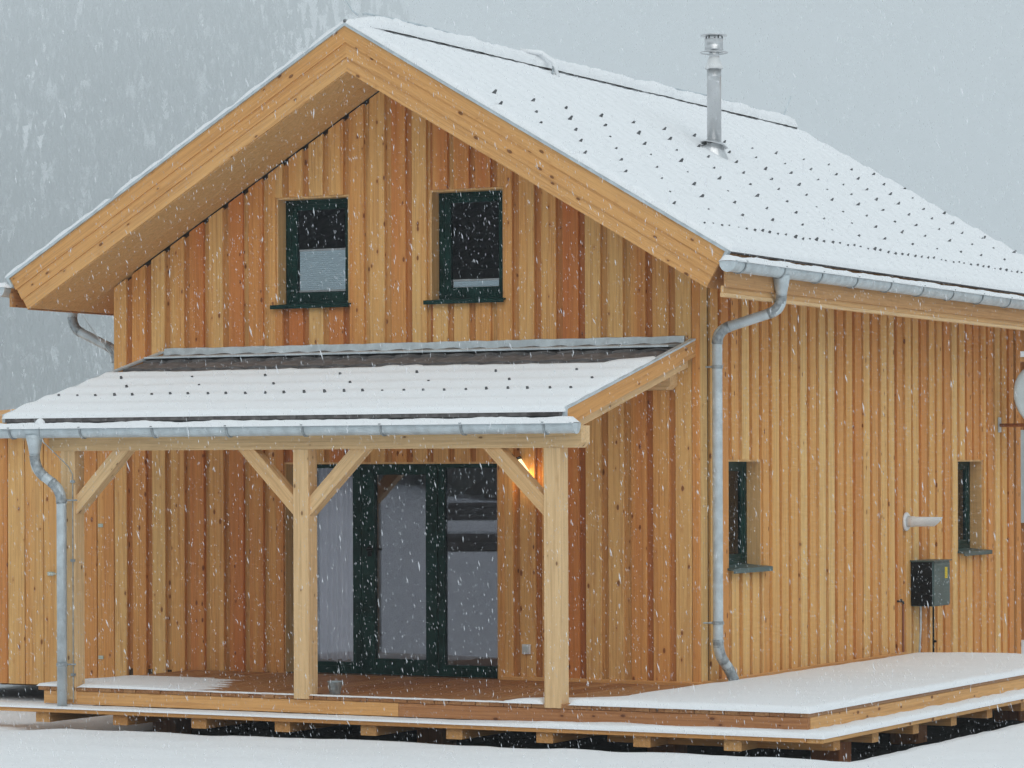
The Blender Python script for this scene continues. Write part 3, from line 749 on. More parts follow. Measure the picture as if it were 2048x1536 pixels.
# front plate, wall purlin, posts, braces
PYP = -2.70                    # front face of the posts
def chamfer_beam(name, x0, x1, y0, y1, z0, z1, ch, mat, left=True):
    prof = [(x0 + (ch if left else 0), z0), (x1-ch, z0), (x1, z0+ch), (x1, z1), (x0, z1)] + ([(x0, z0+ch)] if left else [])
    m = Matrix.Rotation(math.pi/2, 4, 'Y'); inv = m.inverted()
    mb = MB().prism([inv @ Vector((x,y0,z)) for x,z in prof], [inv @ Vector((x,y1,z)) for x,z in prof]); return link(name, mb.mesh(name), mat, porch, m)
chamfer_beam('front_plate', -5.68, .085, PYP+.006, PYP+.176, 2.275, 2.472, .045, SPRUCE)
chamfer_beam('wall_purlin', -6.0, -.225, -.17, -.006, 2.84, 3.03, .05, SPRUCE)
for i, xr in enumerate((-5.374, -2.739, -.124)):
    p = MB().cbox(-.0825, .0825, -.0825, .0825, -.035 if i else -.12, 2.274, .006)
    o = link('post', p.mesh('post'), SPRUCE, porch, Matrix.Translation((xr-.0825, PYP+.0825, 0)))
def brace(xa, za, xb, zb):
    y = PYP+.092; d = Vector((xb-xa, 0, zb-za)).normalized()
    beam('brace', (xa, y, za), (xb, y, zb), .125, .13, SPRUCE, porch, hint=(0,1,0), cut0=(0,0), cut1=(0,0))
brace(-5.44, 1.69, -4.78, 2.35); brace(-3.51, 2.35, -2.85, 1.69); brace(-2.80, 1.69, -2.14, 2.35); brace(-.90, 2.35, -.22, 1.68)
# gutter and downpipe of the porch
pg = gutter('gutter', porch, 'x', -2.840, 2.480, -6.32, .105, r=.072, brackets=[-6.0 + .83*i for i in range(8)], flip=-1)
downpipe(porch, [(-5.74, -2.84, 2.40), (-5.74, -2.84, 2.10), (-5.455, -2.80, 1.90), (-5.455, -2.80, -.19)], .048,
         [((-5.455,-2.80,1.80), (.12,.09,0)), ((-5.455,-2.80,.22), (.10,.09,0))], ((-5.74, -2.84, 2.43), .085))
ew = MB(); ew.tube([(-5.62,-2.93,2.50),(-5.62,-2.93,2.40),(-5.42,-2.74,2.13),(-5.385,-2.715,2.05),(-5.385,-2.715,-.15)], .0045, 6)
ew.build('earth_wire', ZINCD, porch)
for zz in (1.98, 1.22, .12): MB().box(-5.41, -5.365, -2.722, -2.70, zz-.012, zz+.012).build('wire_clip', ZINCD, porch)
# porch snow guards
gm2 = guard_mesh('snow_guard'); gm2.materials.append(GUARD)
pa = math.atan(PT)
def pguard(x, y):
    m = Matrix.Translation((x, y, pz(y)-.018+random.uniform(-.010, .004))) @ Matrix.Rotation(pa, 4, 'X') @ Matrix.Rotation(random.uniform(-.3, .3), 4, 'Z')
    link('snow_guard', gm2, None, pl, m)
for i in range(7): pguard(-5.709+.853*i, -1.41)
for i in range(7): pguard(-5.394+.857*i, -1.77)
for i in range(27): pguard(-5.94+.2175*i+random.uniform(-.012, .012), -2.138)
# porch roof snow
mb = MB(); xs = [PXL+.0, PXL+.012, PXL+.03, PXL+.06] + list(np.arange(PXL+.1, PXR-.1, .055)) + [PXR-.06, PXR-.03, PXR-.012, PXR]
ys = list(np.linspace(PY0-.045, PY0+.09, 9)) + list(np.arange(PY0+.12, -.5, .05))
for y in ys:
    for x in xs:
        e = min((y-PY0+.045)/.10, (x-PXL)/.07, (PXR-x)/.07, 1); e = math.sqrt(max(0, 1-(1-max(0, e))**2))
        lim = -1.03 + .05*nz(x*1.7, 4) + .03*nz(x*7, 1) + .25*smooth(-.5, -.1, x) - .13*smooth(-.35, -.1, x)*0
        t = smooth(lim+.03, lim-.07, y)
        h = (.058 + .009*math.cos(2*math.pi*((y+2.138)/.36)) + .010*nz(x*1.2, y*1.5, 7) + .004*nz(x*7, y*7, 3))*e*t - .03*(1-t)
        mb.v.append((x, y, pz(y, -.012+h)))
nx = len(xs)
for j in range(len(ys)-1):
    for i in range(nx-1): mb.f.append([j*nx+i, j*nx+i+1, (j+1)*nx+i+1, (j+1)*nx+i])
o = mb.build('porch_roof_snow', SNOW, None, True); tag(o, 'snow blanket on the low lean-to porch roof', 'snow', kind='stuff')
mb = MB(); bar_snow(mb, 'x', -2.846, 2.488, -6.33, .12, .088, .056, seed=5)
mb.v  # heap where the downpipe leaves
o = mb.build('gutter_snow', SNOW, None, True); tag(o, 'strip of snow filling the porch gutter above the posts', 'snow', kind='stuff')
mb = MB(); mb.lathe([(.045, 0), (.05, .02), (.042, .05), (.02, .07), (.004, .074)], 12, (-5.66, -2.86, 2.515))
o = mb.build('snow_clump', SNOW, None, True); tag(o, 'small round clump of snow on the porch gutter above the downpipe', 'snow')

# ------------------------------------------------------------------ deck
deck = thing('wooden_deck', (-1.8, -1.4, -.3), 'low raised wooden deck wrapping the house corner with a lower step board', 'deck')
DX0, DX1, DY0 = -5.82, 2.235, -2.685
x = DX0
while x < DX1-.02:
    w_ = min(.142, DX1-x); yb = -.03 if x+w_ < .03 else 5.47
    if x < 0.03 < x+w_: w_ = .03-x
    y0 = DY0 + random.uniform(-.006, .006)
    m = Matrix.Translation((x+w_/2, y0, -.019)) @ Matrix.Rotation(-math.pi/2, 4, 'X')
    L = yb-y0; a, b = w_/2-.003, .019
    mb = MB().prism([(-a,-b+.003,0),(-a+.003,-b,0),(a-.003,-b,0),(a,-b+.003,0),(a,b,0),(-a,b,0)], [(-a,-b+.003,L),(-a+.003,-b,L),(a-.003,-b,L),(a,-b+.003,L),(a,b,L),(-a,b,L)])
    link('deck_board', mb.mesh('deck_board'), DECKW, deck, m); x += w_
# rim beams
def rim(p0, p1, mat, h=.125, zc=-.104): return beam('rim_beam', (p0[0],p0[1],zc), (p1[0],p1[1],zc), h, .05, mat, deck)
rim((DX0+.06, DY0+.035), (-1.80, DY0+.035), LARCH_T); rim((-1.798, DY0+.035), (DX1-.01, DY0+.035), REDW)
rim((DX1-.03, DY0+.062), (DX1-.03, 1.6), LARCH_T); rim((DX1-.03, 1.602), (DX1-.03, 5.47), LARCH_T); rim((DX0+.085, DY0+.062), (DX0+.085, -.1), LARCH_T)
# step boards
LZ = -.212
for (p0, p1) in (((-8.9, -2.86), (-3.2, -2.86)), ((-3.198, -2.86), (2.32, -2.86))):
    beam('step_board', (p0[0], p0[1], LZ), (p1[0], p1[1], LZ), .042, .15, LARCH_T, deck)
    beam('step_board', (p0[0], p0[1]+.155, LZ), (p1[0], p1[1]+.155, LZ), .042, .15, LARCH_T, deck)
for p in ((2.40, -2.93, 5.47), (2.24, -2.62, 5.47)): beam('step_board', (p[0], p[1], LZ), (p[0], p[2], LZ), .042, .15, LARCH_T, deck, hint=(0,0,1))
# joists whose ends stick out below the step
for i, xx in enumerate((-5.62, -4.72, -3.83, -2.91, -1.99, -1.10, -.19, .76, 1.62)):
    beam('joist', (xx, -2.885, -.283), (xx, -.2, -.283), .095, .165, LARCH_T, deck)
for yy in (-2.45, -1.55, -.55, .45, 1.45, 2.45, 3.5, 4.5, 5.3):
    beam('joist', (2.40, yy, -.283), (.25, yy, -.283), .095, .15, LARCH_T, deck)
for xx in (-5.0, -2.0, .4, 2.0): 
    for yy in (-1.6,): MB().cbox(xx-.14, xx+.14, yy-.14, yy+.14, -.75, -.331, .01).build('footing', REDW, deck)
for yy in (1.0, 4.0): MB().cbox(1.6, 1.88, yy-.14, yy+.14, -.75, -.331, .01).build('footing', REDW, deck)
MB().cbox(-6.9, -6.7, -2.7, -2.5, -.75, -.233, .01).build('footing', REDW, deck)
# snow on the deck, the step and the bare patch
def patch(mb, xs, ys, zf, hf):
    k = len(mb.v); nx = len(xs); H = []
    for y in ys:
        for x in xs:
            h = hf(x, y); H.append(h); mb.v.append((x, y, zf + max(h, -.004)))
    for j in range(len(ys)-1):
        for i in range(nx-1):
            q = [j*nx+i, j*nx+i+1, (j+1)*nx+i+1, (j+1)*nx+i]
            if max(H[a] for a in q) > 0: mb.f.append([k+a for a in q])
def edge(d, w=.07): 
    t = max(0, min(1, d/w)); return math.sqrt(max(0, 1-(1-t)**2))
def deck_snow_h(x, y):
    n_ = .006*nz(x*3, y*3, 1) + .003*nz(x*12, y*12, 4)
    e = min(edge(y-(DY0-.02)), edge(DX1+.025-x), edge(5.49-y))
    bx = -.10 - .75*smooth(-1.9, -2.7, y)*smooth(-2.0, -2.6, y) + .05*nz(y*2, 3)       # drift boundary under the porch edge
    if y > .0: t = smooth(.06, .22, x - .02*nz(y*2, 8)) * .75 + .25*smooth(.2, .7, x)
    else: t = smooth(bx-.05, bx+.35, x)*.8 + .2*smooth(bx+.3, bx+1, x); t *= 1 if x > .05 else smooth(-.05, -.35, y)
    t = min(t, 1)
    if .0 > x > -.30 and y < -2.5: t = 0
    return ((.058+n_)*t - (.008 if t < .25 else 0))*e - .003
mb = MB()
patch(mb, list(np.arange(-1.05, 2.1, .05))+[2.12,2.15,2.18,2.20,2.22,2.235,2.25,2.26], [-2.705,-2.695,-2.68,-2.66,-2.63]+list(np.arange(-2.59, 5.50, .06)), -.001, deck_snow_h)
def left_h(x, y):
    t = smooth(-3.9, -5.1, x + .5*(y+1.5)*.6 + .25*nz(x*2, y*9, 2)); t *= smooth(-.75, -1.3, y)*.6+.4*smooth(-1.4, -2.2, y)
    e = min(edge(y-(DY0-.01)), edge(x-(DX0-.02)))
    if -5.55 < x < -5.36 and y < -2.52: return -.004
    return (.040*t + .004*nz(x*6, y*20, 5) - .009)*e
patch(mb, list(np.linspace(-5.84, -5.7, 8))+list(np.arange(-5.67, -3.6, .05)), [-2.695,-2.685,-2.67,-2.65]+list(np.arange(-2.62, -.5, .05)), -.001, left_h)
def rime_h(x, y):
    return .012*edge(y-(DY0-.008), .03)*smooth(DY0+.12+.05*nz(x*3,1), DY0+.03, y) - .003 + .003*nz(x*9, y*9)
patch(mb, list(np.arange(-4.4, -.32, .05)), list(np.linspace(DY0-.008, DY0+.15, 9)), -.001, rime_h)
o = mb.build('deck_snow', SNOW, None, True); tag(o, 'snow lying on the open part of the wooden deck', 'snow', kind='stuff')
mb = MB()
def step_h(x, y):
    th = .020 + .028*smooth(-1.2, .2, x); e = min(edge(y+2.945, .04 if x < -.6 else .05), edge(2.485-x, .05))
    if abs(x+5.455) < .06 and abs(y+2.80) < .06: return -.003
    return (th*(1+.25*nz(x*3, y*5, 2)+.1*nz(x*12, y*9)))*e - .003
patch(mb, list(np.arange(-8.9, 2.30, .06))+[2.32,2.36,2.40,2.43,2.45,2.465,2.477,2.486], [-2.947,-2.94,-2.93,-2.91,-2.88,-2.84,-2.80,-2.76,-2.72,-2.68,-2.63], LZ+.0205, step_h)
patch(mb, [2.18,2.22,2.26,2.30,2.34,2.38,2.42,2.44,2.46,2.475,2.486], list(np.arange(-2.63, 5.5, .06)), LZ+.0205, step_h)
o = mb.build('step_snow', SNOW, None, True); tag(o, 'snow strip on the lower step board around the deck', 'snow', kind='stuff')

# ------------------------------------------------------------------ storage annex on the left
annex = thing('storage_annex', (-8, 1.5, -.2), 'board clad storage annex with hinged door behind the porch downpipe', 'shed')
AT = 2.52
MB().box(-9.6, WL-.01, .05, 3.0, -.23, AT).build('wall', COREM, annex)
xs = [-9.5, -9.25, -9.0, -8.75, -8.5, -8.425, -8.196, -7.966, -7.719, -7.47, -7.22, -7.021, WL+.0]
for a, b in zip(xs[:-1], xs[1:]):
    MB().prism([(a+.004,-.002,-.212),(b-.014,-.002,-.212),(b-.010,.002,-.212),(b-.010,.049,-.212),(a,.049,-.212),(a,.002,-.212)],
               [(a+.004,-.002,AT),(b-.014,-.002,AT),(b-.010,.002,AT),(b-.010,.049,AT),(a,.049,AT),(a,.002,AT)]).build('board', LARCH, annex)
MB().prism([(-9.8,-.25,AT),(WL-.01,-.25,AT),(WL-.01,3.2,AT+.25),(-9.8,3.2,AT+.25)], [(-9.8,-.25,AT+.10),(WL-.01,-.25,AT+.10),(WL-.01,3.2,AT+.35),(-9.8,3.2,AT+.35)]).build('roof', LARCH_T, annex)
for zz in (1.50, .10): MB().box(-7.005, -6.945, -.012, -.002, zz-.018, zz+.018).build('hinge', BRASS, annex)
mb = MB(); mb.box(-7.66, -7.58, -.02, -.002, .96, 1.0); mb.tube([(-7.60,-.012,.98),(-7.60,-.05,.98),(-7.52,-.05,.98)], .008, 6); mb.build('latch', BRASS, annex)

# ------------------------------------------------------------------ things on the walls and the deck
lamp = thing('wall_lamp', (-1.93, 0, 2.16), 'lit cone shaped wall lamp beside the French window', 'lamp')
MB().tube([(-1.925, .0, 2.185), (-1.925, -.07, 2.185)], .009, 8).build('arm', DARKM, lamp)
lm, ln, lb = newmat('lamp_shade'); lb.inputs['Base Color'].default_value = (.8,.7,.5,1); lb.inputs['Emission Color'].default_value = (1, .74, .40, 1); lb.inputs['Emission Strength'].default_value = 1.3
LM = Matrix.Translation((-1.925, -.075, 2.185)) @ Matrix.Rotation(-.42, 4, 'Y') @ Matrix.Rotation(.1, 4, 'X')
link('cap', MB().lathe([(.030, -.012), (.034, -.008), (.034, .012), (.026, .018)], 16).mesh('cap', True), DARKM, lamp, LM)
link('shade', MB().lathe([(.046, -.15), (.048, -.148), (.028, -.012), (.024, -.012), (.042, -.145)], 20).mesh('shade', True), lm, lamp, LM)
pl_ = bpy.data.lights.new('bulb', 'POINT'); pl_.energy = 1.0; pl_.color = (1, .66, .26); pl_.shadow_soft_size = .03
po = bpy.data.objects.new('bulb', pl_); COL.objects.link(po); po.location = (-1.83, -.10, 2.02); setpar(po, lamp)

so_ = thing('outdoor_socket', (-1.868, 0, .31), 'small square grey socket low on the porch wall', 'socket')
MB().cbox(-1.915, -1.825, -.035, -.002, .262, .356, .006).build('housing', WHITEP, so_); MB().cbox(-1.898, -1.842, -.045, -.035, .280, .338, .004).build('lid', DISHM, so_)

bk = thing('zinc_bucket', (-2.60, -2.45, 0), 'small zinc bucket on the deck beside the middle post', 'bucket')
MB().lathe([(.048, 0), (.050, .004), (.070, .115), (.075, .118), (.075, .126), (.068, .126), (.046, .02), (.01, .018)], 20, (-2.575, -2.50, .0)).build('body', POT, bk, True)
mb = MB(); mb.tube([(-2.575+.074*math.cos(a), -2.50+.02, .118-.045*abs(math.sin(a))) for a in np.linspace(0, math.pi, 13)], .004, 6); mb.build('handle', ZINCD, bk)

bx_ = thing('meter_box', (.0, 5.9, .5), 'grey green metal meter box with yellow sticker on the side wall', 'box')
MB().cbox(.002, .262, 5.66, 6.20, .535, 1.035, .012).build('housing', GREENG, bx_)
MB().box(.008, .256, 5.652, 5.662, .542, 1.028).build('side_panel', BLACKP, bx_)
MB().cbox(.262, .272, 5.675, 6.185, .55, 1.02, .004).build('door', GREENG, bx_)
MB().box(-.0, .285, 5.64, 6.22, 1.035, 1.047).build('lid', GREENG, bx_)
st = MB().box(.2725, .2735, 6.02, 6.10, .84, .965).build('sticker', YELLOW, bx_)
mb = MB()
for i in range(6): mb.box(.2736, .2742, 6.03, 6.09-.012*(i % 3), .854+i*.018, .857+i*.018)
mb.build('sticker_print', INK, st)
MB().tube([(.08, 5.76, .54), (.08, 5.76, .30), (.05, 5.76, -.25)], .012, 8).build('conduit', ZINC, bx_)
mb = MB(); mb.tube([(.16, 5.95, .54), (.16, 5.95, -.28)], .012, 8); mb.tube([(.16,5.95,.135),(.20,5.91,.135)], .014, 8); mb.build('conduit', BLACKP, bx_)

vp = thing('vent_pipe', (0, 5.5, 1.48), 'short white plastic vent pipe sticking out of the side wall', 'pipe')
MB().tube([(.0, 5.52, 1.483), (.012, 5.52, 1.483), (.022, 5.52, 1.483)], [.105, .105, .095], 24).build('flange', WHITEP, vp, True)
mb = MB(); n = 20
for (xx, rr) in ((.02, .062), (.10, .060), (.11, .054), (.33, .052)):
    for j in range(n):
        a = 2*math.pi*j/n; mb.v.append((xx + (.05*(1+math.sin(a)) if xx > .2 else 0), 5.52+rr*math.cos(a), 1.483+rr*math.sin(a)))
for i in range(3):
    for j in range(n): j2 = (j+1) % n; mb.f.append([i*n+j, i*n+j2, (i+1)*n+j2, (i+1)*n+j])
mb.f.append(list(range(n))[::-1]); mb.f.append([3*n+j for j in range(n)])
mb.build('tube', WHITEP, vp, True)

tp = thing('garden_tap', (0, 5.3, .6), 'small dark garden tap with copper pipe below the vent pipe', 'tap')
MB().tube([(-.01, 5.27, .605), (.05, 5.27, .605), (.06, 5.27, .60), (.065, 5.27, .575)], [.012,.012,.012,.010], 10).build('spout', DARKM, tp, True)
MB().box(.03, .042, 5.25, 5.29, .617, .632).build('handle', DARKM, tp)
MB().tube([(.012, 5.36, .60), (.012, 5.40, .585), (.012, 5.40, .0)], .011, 8).build('pipe', plain('copper', (.30,.12,.07), .4, .5), tp)

sdh = thing('satellite_dish', (0, 8.6, 2.6), 'pale grey satellite dish on a wall bracket at the far corner', 'satellite dish')
MB().cbox(.002, .012, 8.60, 8.70, 2.50, 2.68, .003).build('wall_plate', ZINC, sdh)
mb = MB(); mb.tube([(.01, 8.65, 2.585), (.40, 8.65, 2.585), (.42, 8.65, 2.60), (.42, 8.65, 2.80)], .022, 10); mb.build('arm', REDW, sdh, True)
MB().cbox(.39, .50, 8.62, 8.68, 2.66, 2.76, .006).build('clamp', ZINCD, sdh)
dm = MB(); nr, na = 6, 28
for i in range(nr+1):
    r_ = .40*i/nr
    for j in range(na):
        a = 2*math.pi*j/na; dm.v.append((r_*math.cos(a), r_*1.08*math.sin(a), .35*r_*r_))
for i in range(nr+1):
    r_ = .40*i/nr
    for j in range(na):
        a = 2*math.pi*j/na; dm.v.append((r_*1.01*math.cos(a), r_*1.09*math.sin(a), .35*r_*r_-.012))
B_ = (nr+1)*na
for i in range(nr):
    for j in range(na):
        j2 = (j+1) % na; dm.f.append([i*na+j, i*na+j2, (i+1)*na+j2, (i+1)*na+j]); dm.f.append([B_+i*na+j, B_+(i+1)*na+j, B_+(i+1)*na+j2, B_+i*na+j2])
for j in range(na): j2 = (j+1) % na; dm.f.append([nr*na+j, nr*na+j2, B_+nr*na+j2, B_+nr*na+j])
zd = Vector((.62, -.72, .32)).normalized(); xd = Vector((0,0,1)).cross(zd).normalized(); yd = zd.cross(xd)
mm = Matrix((xd, yd, zd)).transposed().to_4x4(); mm.translation = (.56, 8.66, 2.90)
link('reflector', dm.mesh('reflector', True), DISHM, sdh, mm)
mb = MB(); mb.tube([(.50, 8.66, 2.70), (.75, 8.40, 2.55), (1.0, 8.1, 2.72)], .012, 8); mb.build('feed_arm', ZINCD, sdh)
MB().tube([(.97, 8.13, 2.73), (.90, 8.22, 2.80)], [.035, .028], 12).build('receiver', WHITEP, sdh)

# neighbouring cabin glimpsed past the far corner
nb = thing('neighbouring_cabin', (2, 16, 0), 'timber cabin with a pale panel glimpsed past the far house corner', 'cabin')
MB().box(-3.0, 5.0, 15.0, 20, -.6, 4.35).build('wall', COREM, nb)
for i in range(34):
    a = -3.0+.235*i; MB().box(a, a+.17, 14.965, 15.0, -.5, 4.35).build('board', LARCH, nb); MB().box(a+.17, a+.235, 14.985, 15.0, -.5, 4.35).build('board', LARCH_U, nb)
MB().prism([(-3.4,14.4,4.40),(5.4,14.4,4.40),(5.4,20.4,5.0),(-3.4,20.4,5.0)], [(-3.4,14.4,4.52),(5.4,14.4,4.52),(5.4,20.4,5.1),(-3.4,20.4,5.1)]).build('roof', TILE, nb)
MB().prism([(-3.4,14.38,4.52),(5.4,14.38,4.52),(5.4,20.4,5.1),(-3.4,20.4,5.1)], [(-3.35,14.42,4.60),(5.35,14.42,4.60),(5.35,20.35,5.18),(-3.35,20.35,5.18)]).build('roof_snow', SNOW, nb)
MB().box(-2.9, 1.0, 14.62, 14.96, 3.55, 3.61).build('canopy', LARCH_T, nb); MB().cbox(-2.92, 1.02, 14.60, 14.955, 3.61, 3.69, .03).build('canopy_snow', SNOW, nb)
MB().box(-2.8, -.9, 14.90, 14.962, 1.30, 2.60).build('panel', DISHM, nb)

# ------------------------------------------------------------------ forests
def treemat(a0=.8, a1=1.4, amt=.8):
    m, n, b = newmat('snowy_conifer'); g_ = N(n, 'ShaderNodeNewGeometry'); sp = N(n, 'ShaderNodeSeparateXYZ'); n.links.new(g_.outputs['Normal'], sp.inputs[0])
    tc = N(n, 'ShaderNodeTexCoord'); t = N(n, 'ShaderNodeTexNoise'); t.inputs['Scale'].default_value = .9; t.inputs['Detail'].default_value = 3; n.links.new(tc.outputs['Object'], t.inputs[0])
    t2 = N(n, 'ShaderNodeTexNoise'); t2.inputs['Scale'].default_value = .05; t2.inputs['Detail'].default_value = 3; n.links.new(tc.outputs['Object'], t2.inputs[0])
    t3 = N(n, 'ShaderNodeMath', operation='MULTIPLY_ADD'); n.links.new(t2.outputs[0], t3.inputs[0]); t3.inputs[1].default_value = 3.0; t3.inputs[2].default_value = -1.5
    a0_ = N(n, 'ShaderNodeMath', operation='ADD'); n.links.new(sp.outputs[2], a0_.inputs[0]); n.links.new(t.outputs[0], a0_.inputs[1])
    a = N(n, 'ShaderNodeMath', operation='ADD'); n.links.new(a0_.outputs[0], a.inputs[0]); n.links.new(t3.outputs[0], a.inputs[1])
    f = mrange(n, a.outputs[0], a0, a1, 0, amt)
    n.links.new(mixc(n, f, (.022,.034,.026), (.75,.78,.8)), b.inputs['Base Color']); b.inputs['Roughness'].default_value = .9; return m
CONI = treemat()
def conifers(name, pts, label, tiers=4, nseg=7):
    V, F = [], []
    for (x, y, z, h) in pts:
        r = h*random.uniform(.15, .21); ph = random.uniform(0, 6.28)
        k = len(V); V += [(x-.25,y-.2,z-1), (x+.25,y-.2,z-1), (x,y+.3,z-1), (x,y,z+h*.9)]; F += [(k,k+1,k+3),(k+1,k+2,k+3),(k+2,k,k+3)]
        for t in range(tiers):
            q = t/tiers; zb = z + h*(.10+.80*q); zt = zb + h*(.34-.10*q); rr = r*(1-q)**.8*1.0 + .25
            k = len(V); V.append((x+random.uniform(-.2,.2), y+random.uniform(-.2,.2), min(zt, z+h)))
            for j in range(nseg*2):
                a = ph+t+math.pi*j/nseg; w_ = rr*(random.uniform(.85,1.2) if j % 2 == 0 else random.uniform(.5,.7))
                V.append((x+w_*math.cos(a), y+w_*math.sin(a), zb - (.09*h*(1-q)+.2)*(1 if j % 2 == 0 else .1)+random.uniform(-.3,.3)))
            for j in range(nseg*2): F.append((k, k+1+j, k+1+(j+1) % (nseg*2)))
    me = bpy.data.meshes.new(name); me.from_pydata(V, [], F); me.update()
    o = link(name, me, CONI); tag(o, label, 'forest', kind='stuff'); return o
def uv(u, v): return CAM.x + fw.x*u + rt.x*v, CAM.y + fw.y*u + rt.y*v
pts = []
tries = 0
while len(pts) < 8500 and tries < 160000:
    tries += 1
    u = 1300 + 2500*random.random()**1.3; v = random.uniform(-.20, -.015)*u
    x, y = uv(u, v); h = hill_h(x, y)
    if h < 4 or h > .18*u or random.random() > smooth(-.015, -.11, v/u): continue
    pts.append((x, y, h-.35, random.choice((11, 15, 18, 21, 24, 28))*random.uniform(.85, 1.15)))
conifers('conifer_forest', pts, 'snow dusted conifer forest on the misty hillside', 4, 5)
pts = []
while len(pts) < 2600:
    q = random.uniform(162, 330); v = random.uniform(-170, 170); x = -3.4-.47*q+.883*v; y = -.883*q-.47*v; pts.append((x, y, hill_h(x, y)-.35, random.uniform(13, 22)))
CONI = treemat(1.0, 1.5, .6)
conifers('conifer_forest', pts, 'dark conifer forest edge mirrored in the window panes', 5, 5)
# frosted bare trees before the hillside
FROST = plain('frosted_bark', (.55,.58,.60), .9, var=.3, scale=1.5); BARK = plain('tree_bark', (.09,.08,.075), .9, var=.3, scale=2)
def frosted(x, y, z, H, sd_):
    rnd = random.Random(sd_)
    t = thing('frosted_tree', (x, y, z), 'bare deciduous tree white with frost in the mist beyond the house', 'tree', 'frosted trees at the foot of the hill')
    tr = MB(); cr = MB()
    tr.tube([(x,y,z-.5),(x+rnd.uniform(-.3,.3),y,z+H*.3),(x+rnd.uniform(-.5,.5),y,z+H*.62),(x+rnd.uniform(-.6,.6),y,z+H*.92)], [.28,.22,.13,.03], 7)
    def grow(p, d, L, r, lev):
        q = p + d*L; m_ = (p+q)/2 + Vector((rnd.uniform(-1,1), rnd.uniform(-1,1), rnd.uniform(-.3,1)))*L*.10
        cr.tube([p, m_, q], [r, r*.75, r*.45], 4, False)
        if lev == 0: return
        for _ in range(rnd.choice((4, 5, 5))):
            f = rnd.uniform(.25, 1); b = p*(1-f)+q*f
            nd = (d + Vector((rnd.uniform(-1,1), rnd.uniform(-1,1), rnd.uniform(-.25,.75)))*.85).normalized()
            grow(b, nd, L*rnd.uniform(.42,.62), r*.55, lev-1)
    for i in range(15):
        zz = z + H*(.24+.62*i/14); a = rnd.uniform(0, 6.28); l = H*.34*(1-.55*i/14)
        grow(Vector((x, y, zz)), Vector((math.cos(a), math.sin(a), rnd.uniform(.3,.9))).normalized(), l, .09, 2)
    tr.build('trunk', BARK, t, True); cr.build('crown', FROST, t)
for i, (px, u, H) in enumerate(((18, 640, 15), (70, 600, 12), (112, 690, 17), (165, 650, 13), (205, 720, 15), (-60, 620, 16))):
    v = (px-1025)/6359*u; x, y = uv(u, v); frosted(x, y, ground_h(x, y)+hill_h(x, y)-.05, H, 40+i)

# unseen log piles, added only to put dark bands in the door reflection
def reflection_logs(name_label, p, q, h, n_row, L):
    p, q = Vector(p), Vector(q); t = (q-p).normalized(); dd = Vector((-t.y, t.x, 0)); r_ = h/(1+.866*2*(n_row-1)/1)/1 if n_row > 1 else h/2
    r_ = h/(2+1.73*(n_row-1)); t_ = thing('reflection_logs', tuple(p), name_label, 'reflection prop')
    for i in range(n_row):
        for j in range(n_row+1-i):
            c = p + dd*((j+.5*i)*2*r_) + Vector((0,0,r_+1.73*r_*i))
            MB().tube([c + t*random.uniform(-.2,.2), c + t*L*.5 + Vector((0,0,.01)), c + t*(L+random.uniform(-.2,.2))], [r_, r_*.97, r_*.9], 10).build('log', BARK, t_, True)
    mb = MB(); c = p + dd*(r_*n_row) + Vector((0,0,h-.02))
    mb.tube([c, c + t*L], r_*.7, 8); mb.build('snow_cap', SNOW, t_, True)
reflection_logs('low pile of dark logs added unseen for its reflection in the right door pane', (-33.37,-54.65,-.38), (-31.72,-55.19,-.38), .52, 2, 9)
reflection_logs('taller far pile of dark logs added unseen for its reflection in the right door pane', (-60.41,-103.29,-.38), (-57.87,-104.32,-.38), .82, 3, 12)

# ------------------------------------------------------------------ falling snow
nf = 230000
P_ = np.column_stack([np.random.uniform(-11, 10, nf), np.random.uniform(-20, 5, nf), np.random.uniform(-.3, 8.6, nf)])
rzv = 6.6 - TAN*np.abs(P_[:,0]-XR)
inh = (P_[:,0] > -7.7) & (P_[:,0] < .9) & (P_[:,1] > -1.05) & (P_[:,1] < 10.5) & (P_[:,2] < rzv)
inp = (P_[:,0] > -6.1) & (P_[:,0] < -.15) & (P_[:,1] > -2.6) & (P_[:,1] < .2) & (P_[:,2] < 3.45)
ina = (P_[:,0] < -6.7) & (P_[:,0] > -9.9) & (P_[:,1] > -.4) & (P_[:,1] < 3.5) & (P_[:,2] < 3.1)
ind = (P_[:,0] > -9) & (P_[:,0] < 2.5) & (P_[:,1] > -2.95) & (P_[:,2] < .08)
far_ = np.linalg.norm(P_ - np.array(CAM), axis=1) > 11
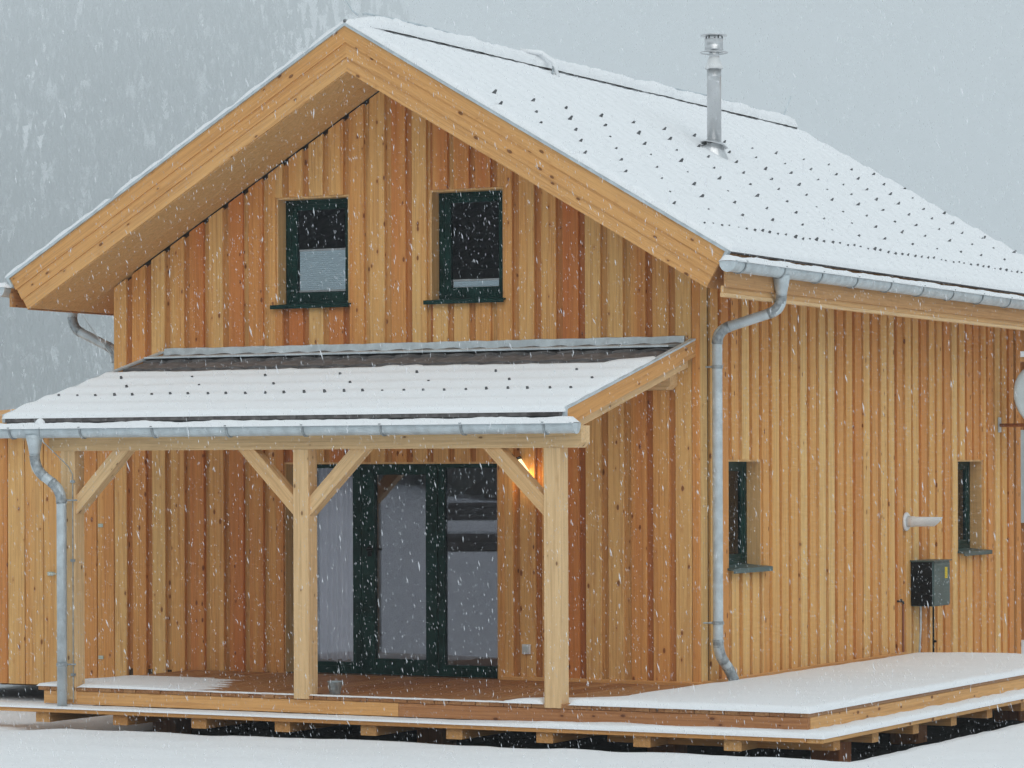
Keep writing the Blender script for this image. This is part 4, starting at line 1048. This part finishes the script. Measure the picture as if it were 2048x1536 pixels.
P_ = P_[~(inh | inp | ina | ind) & far_]; nf = len(P_)
rr = np.random.lognormal(math.log(.0011), .45, nf); ll = rr*np.random.uniform(4.5, 8, nf)
tilt = np.random.normal(.17, .09, nf); tz = np.random.uniform(0, 6.28, nf)
ax = np.column_stack([rt.x*np.sin(tilt)+.1*np.cos(tz), rt.y*np.sin(tilt)+.1*np.sin(tz), -np.cos(tilt)]); ax /= np.linalg.norm(ax, axis=1)[:,None]
e1 = np.cross(ax, np.array([.3,.9,.2])); e1 /= np.linalg.norm(e1, axis=1)[:,None]; e2 = np.cross(ax, e1)
V = np.zeros((nf, 5, 3)); V[:,0] = P_ + ax*ll[:,None]; V[:,4] = P_ - ax*ll[:,None]*.8
for j in range(3):
    a = tz + 2*math.pi*j/3; q = rr*np.random.uniform(.7, 1.3, nf)
    V[:,1+j] = P_ + e1*(np.cos(a)*q)[:,None] + e2*(np.sin(a)*q)[:,None]
base = np.arange(nf)[:,None]*5
tri = np.concatenate([base + np.array([[0,1,2]]), base + np.array([[0,2,3]]), base + np.array([[0,3,1]]), base + np.array([[4,2,1]]), base + np.array([[4,3,2]]), base + np.array([[4,1,3]])])
me = bpy.data.meshes.new('falling_snow'); me.from_pydata(V.reshape(-1, 3).tolist(), [], tri.tolist()); me.update()
o = link('falling_snow', me, FLAKE); tag(o, 'countless white snow flakes falling in front of the house', 'snowfall', kind='stuff')

# ------------------------------------------------------------------ haze
hz = MB().box(-6200, 6200, -6200, 6200, -3, 730)
hm = bpy.data.materials.new('misty_air'); hm.use_nodes = True; hm.node_tree.nodes.clear()
ho = hm.node_tree.nodes.new('ShaderNodeOutputMaterial'); pv = hm.node_tree.nodes.new('ShaderNodeVolumePrincipled')
pv.inputs['Color'].default_value = (.795, .835, .855, 1); pv.inputs['Density'].default_value = .0007; pv.inputs['Anisotropy'].default_value = 0
hm.node_tree.links.new(pv.outputs[0], ho.inputs['Volume'])
o = hz.build('haze', hm); tag(o, 'pale winter mist filling the air over the valley', 'haze', kind='stuff')
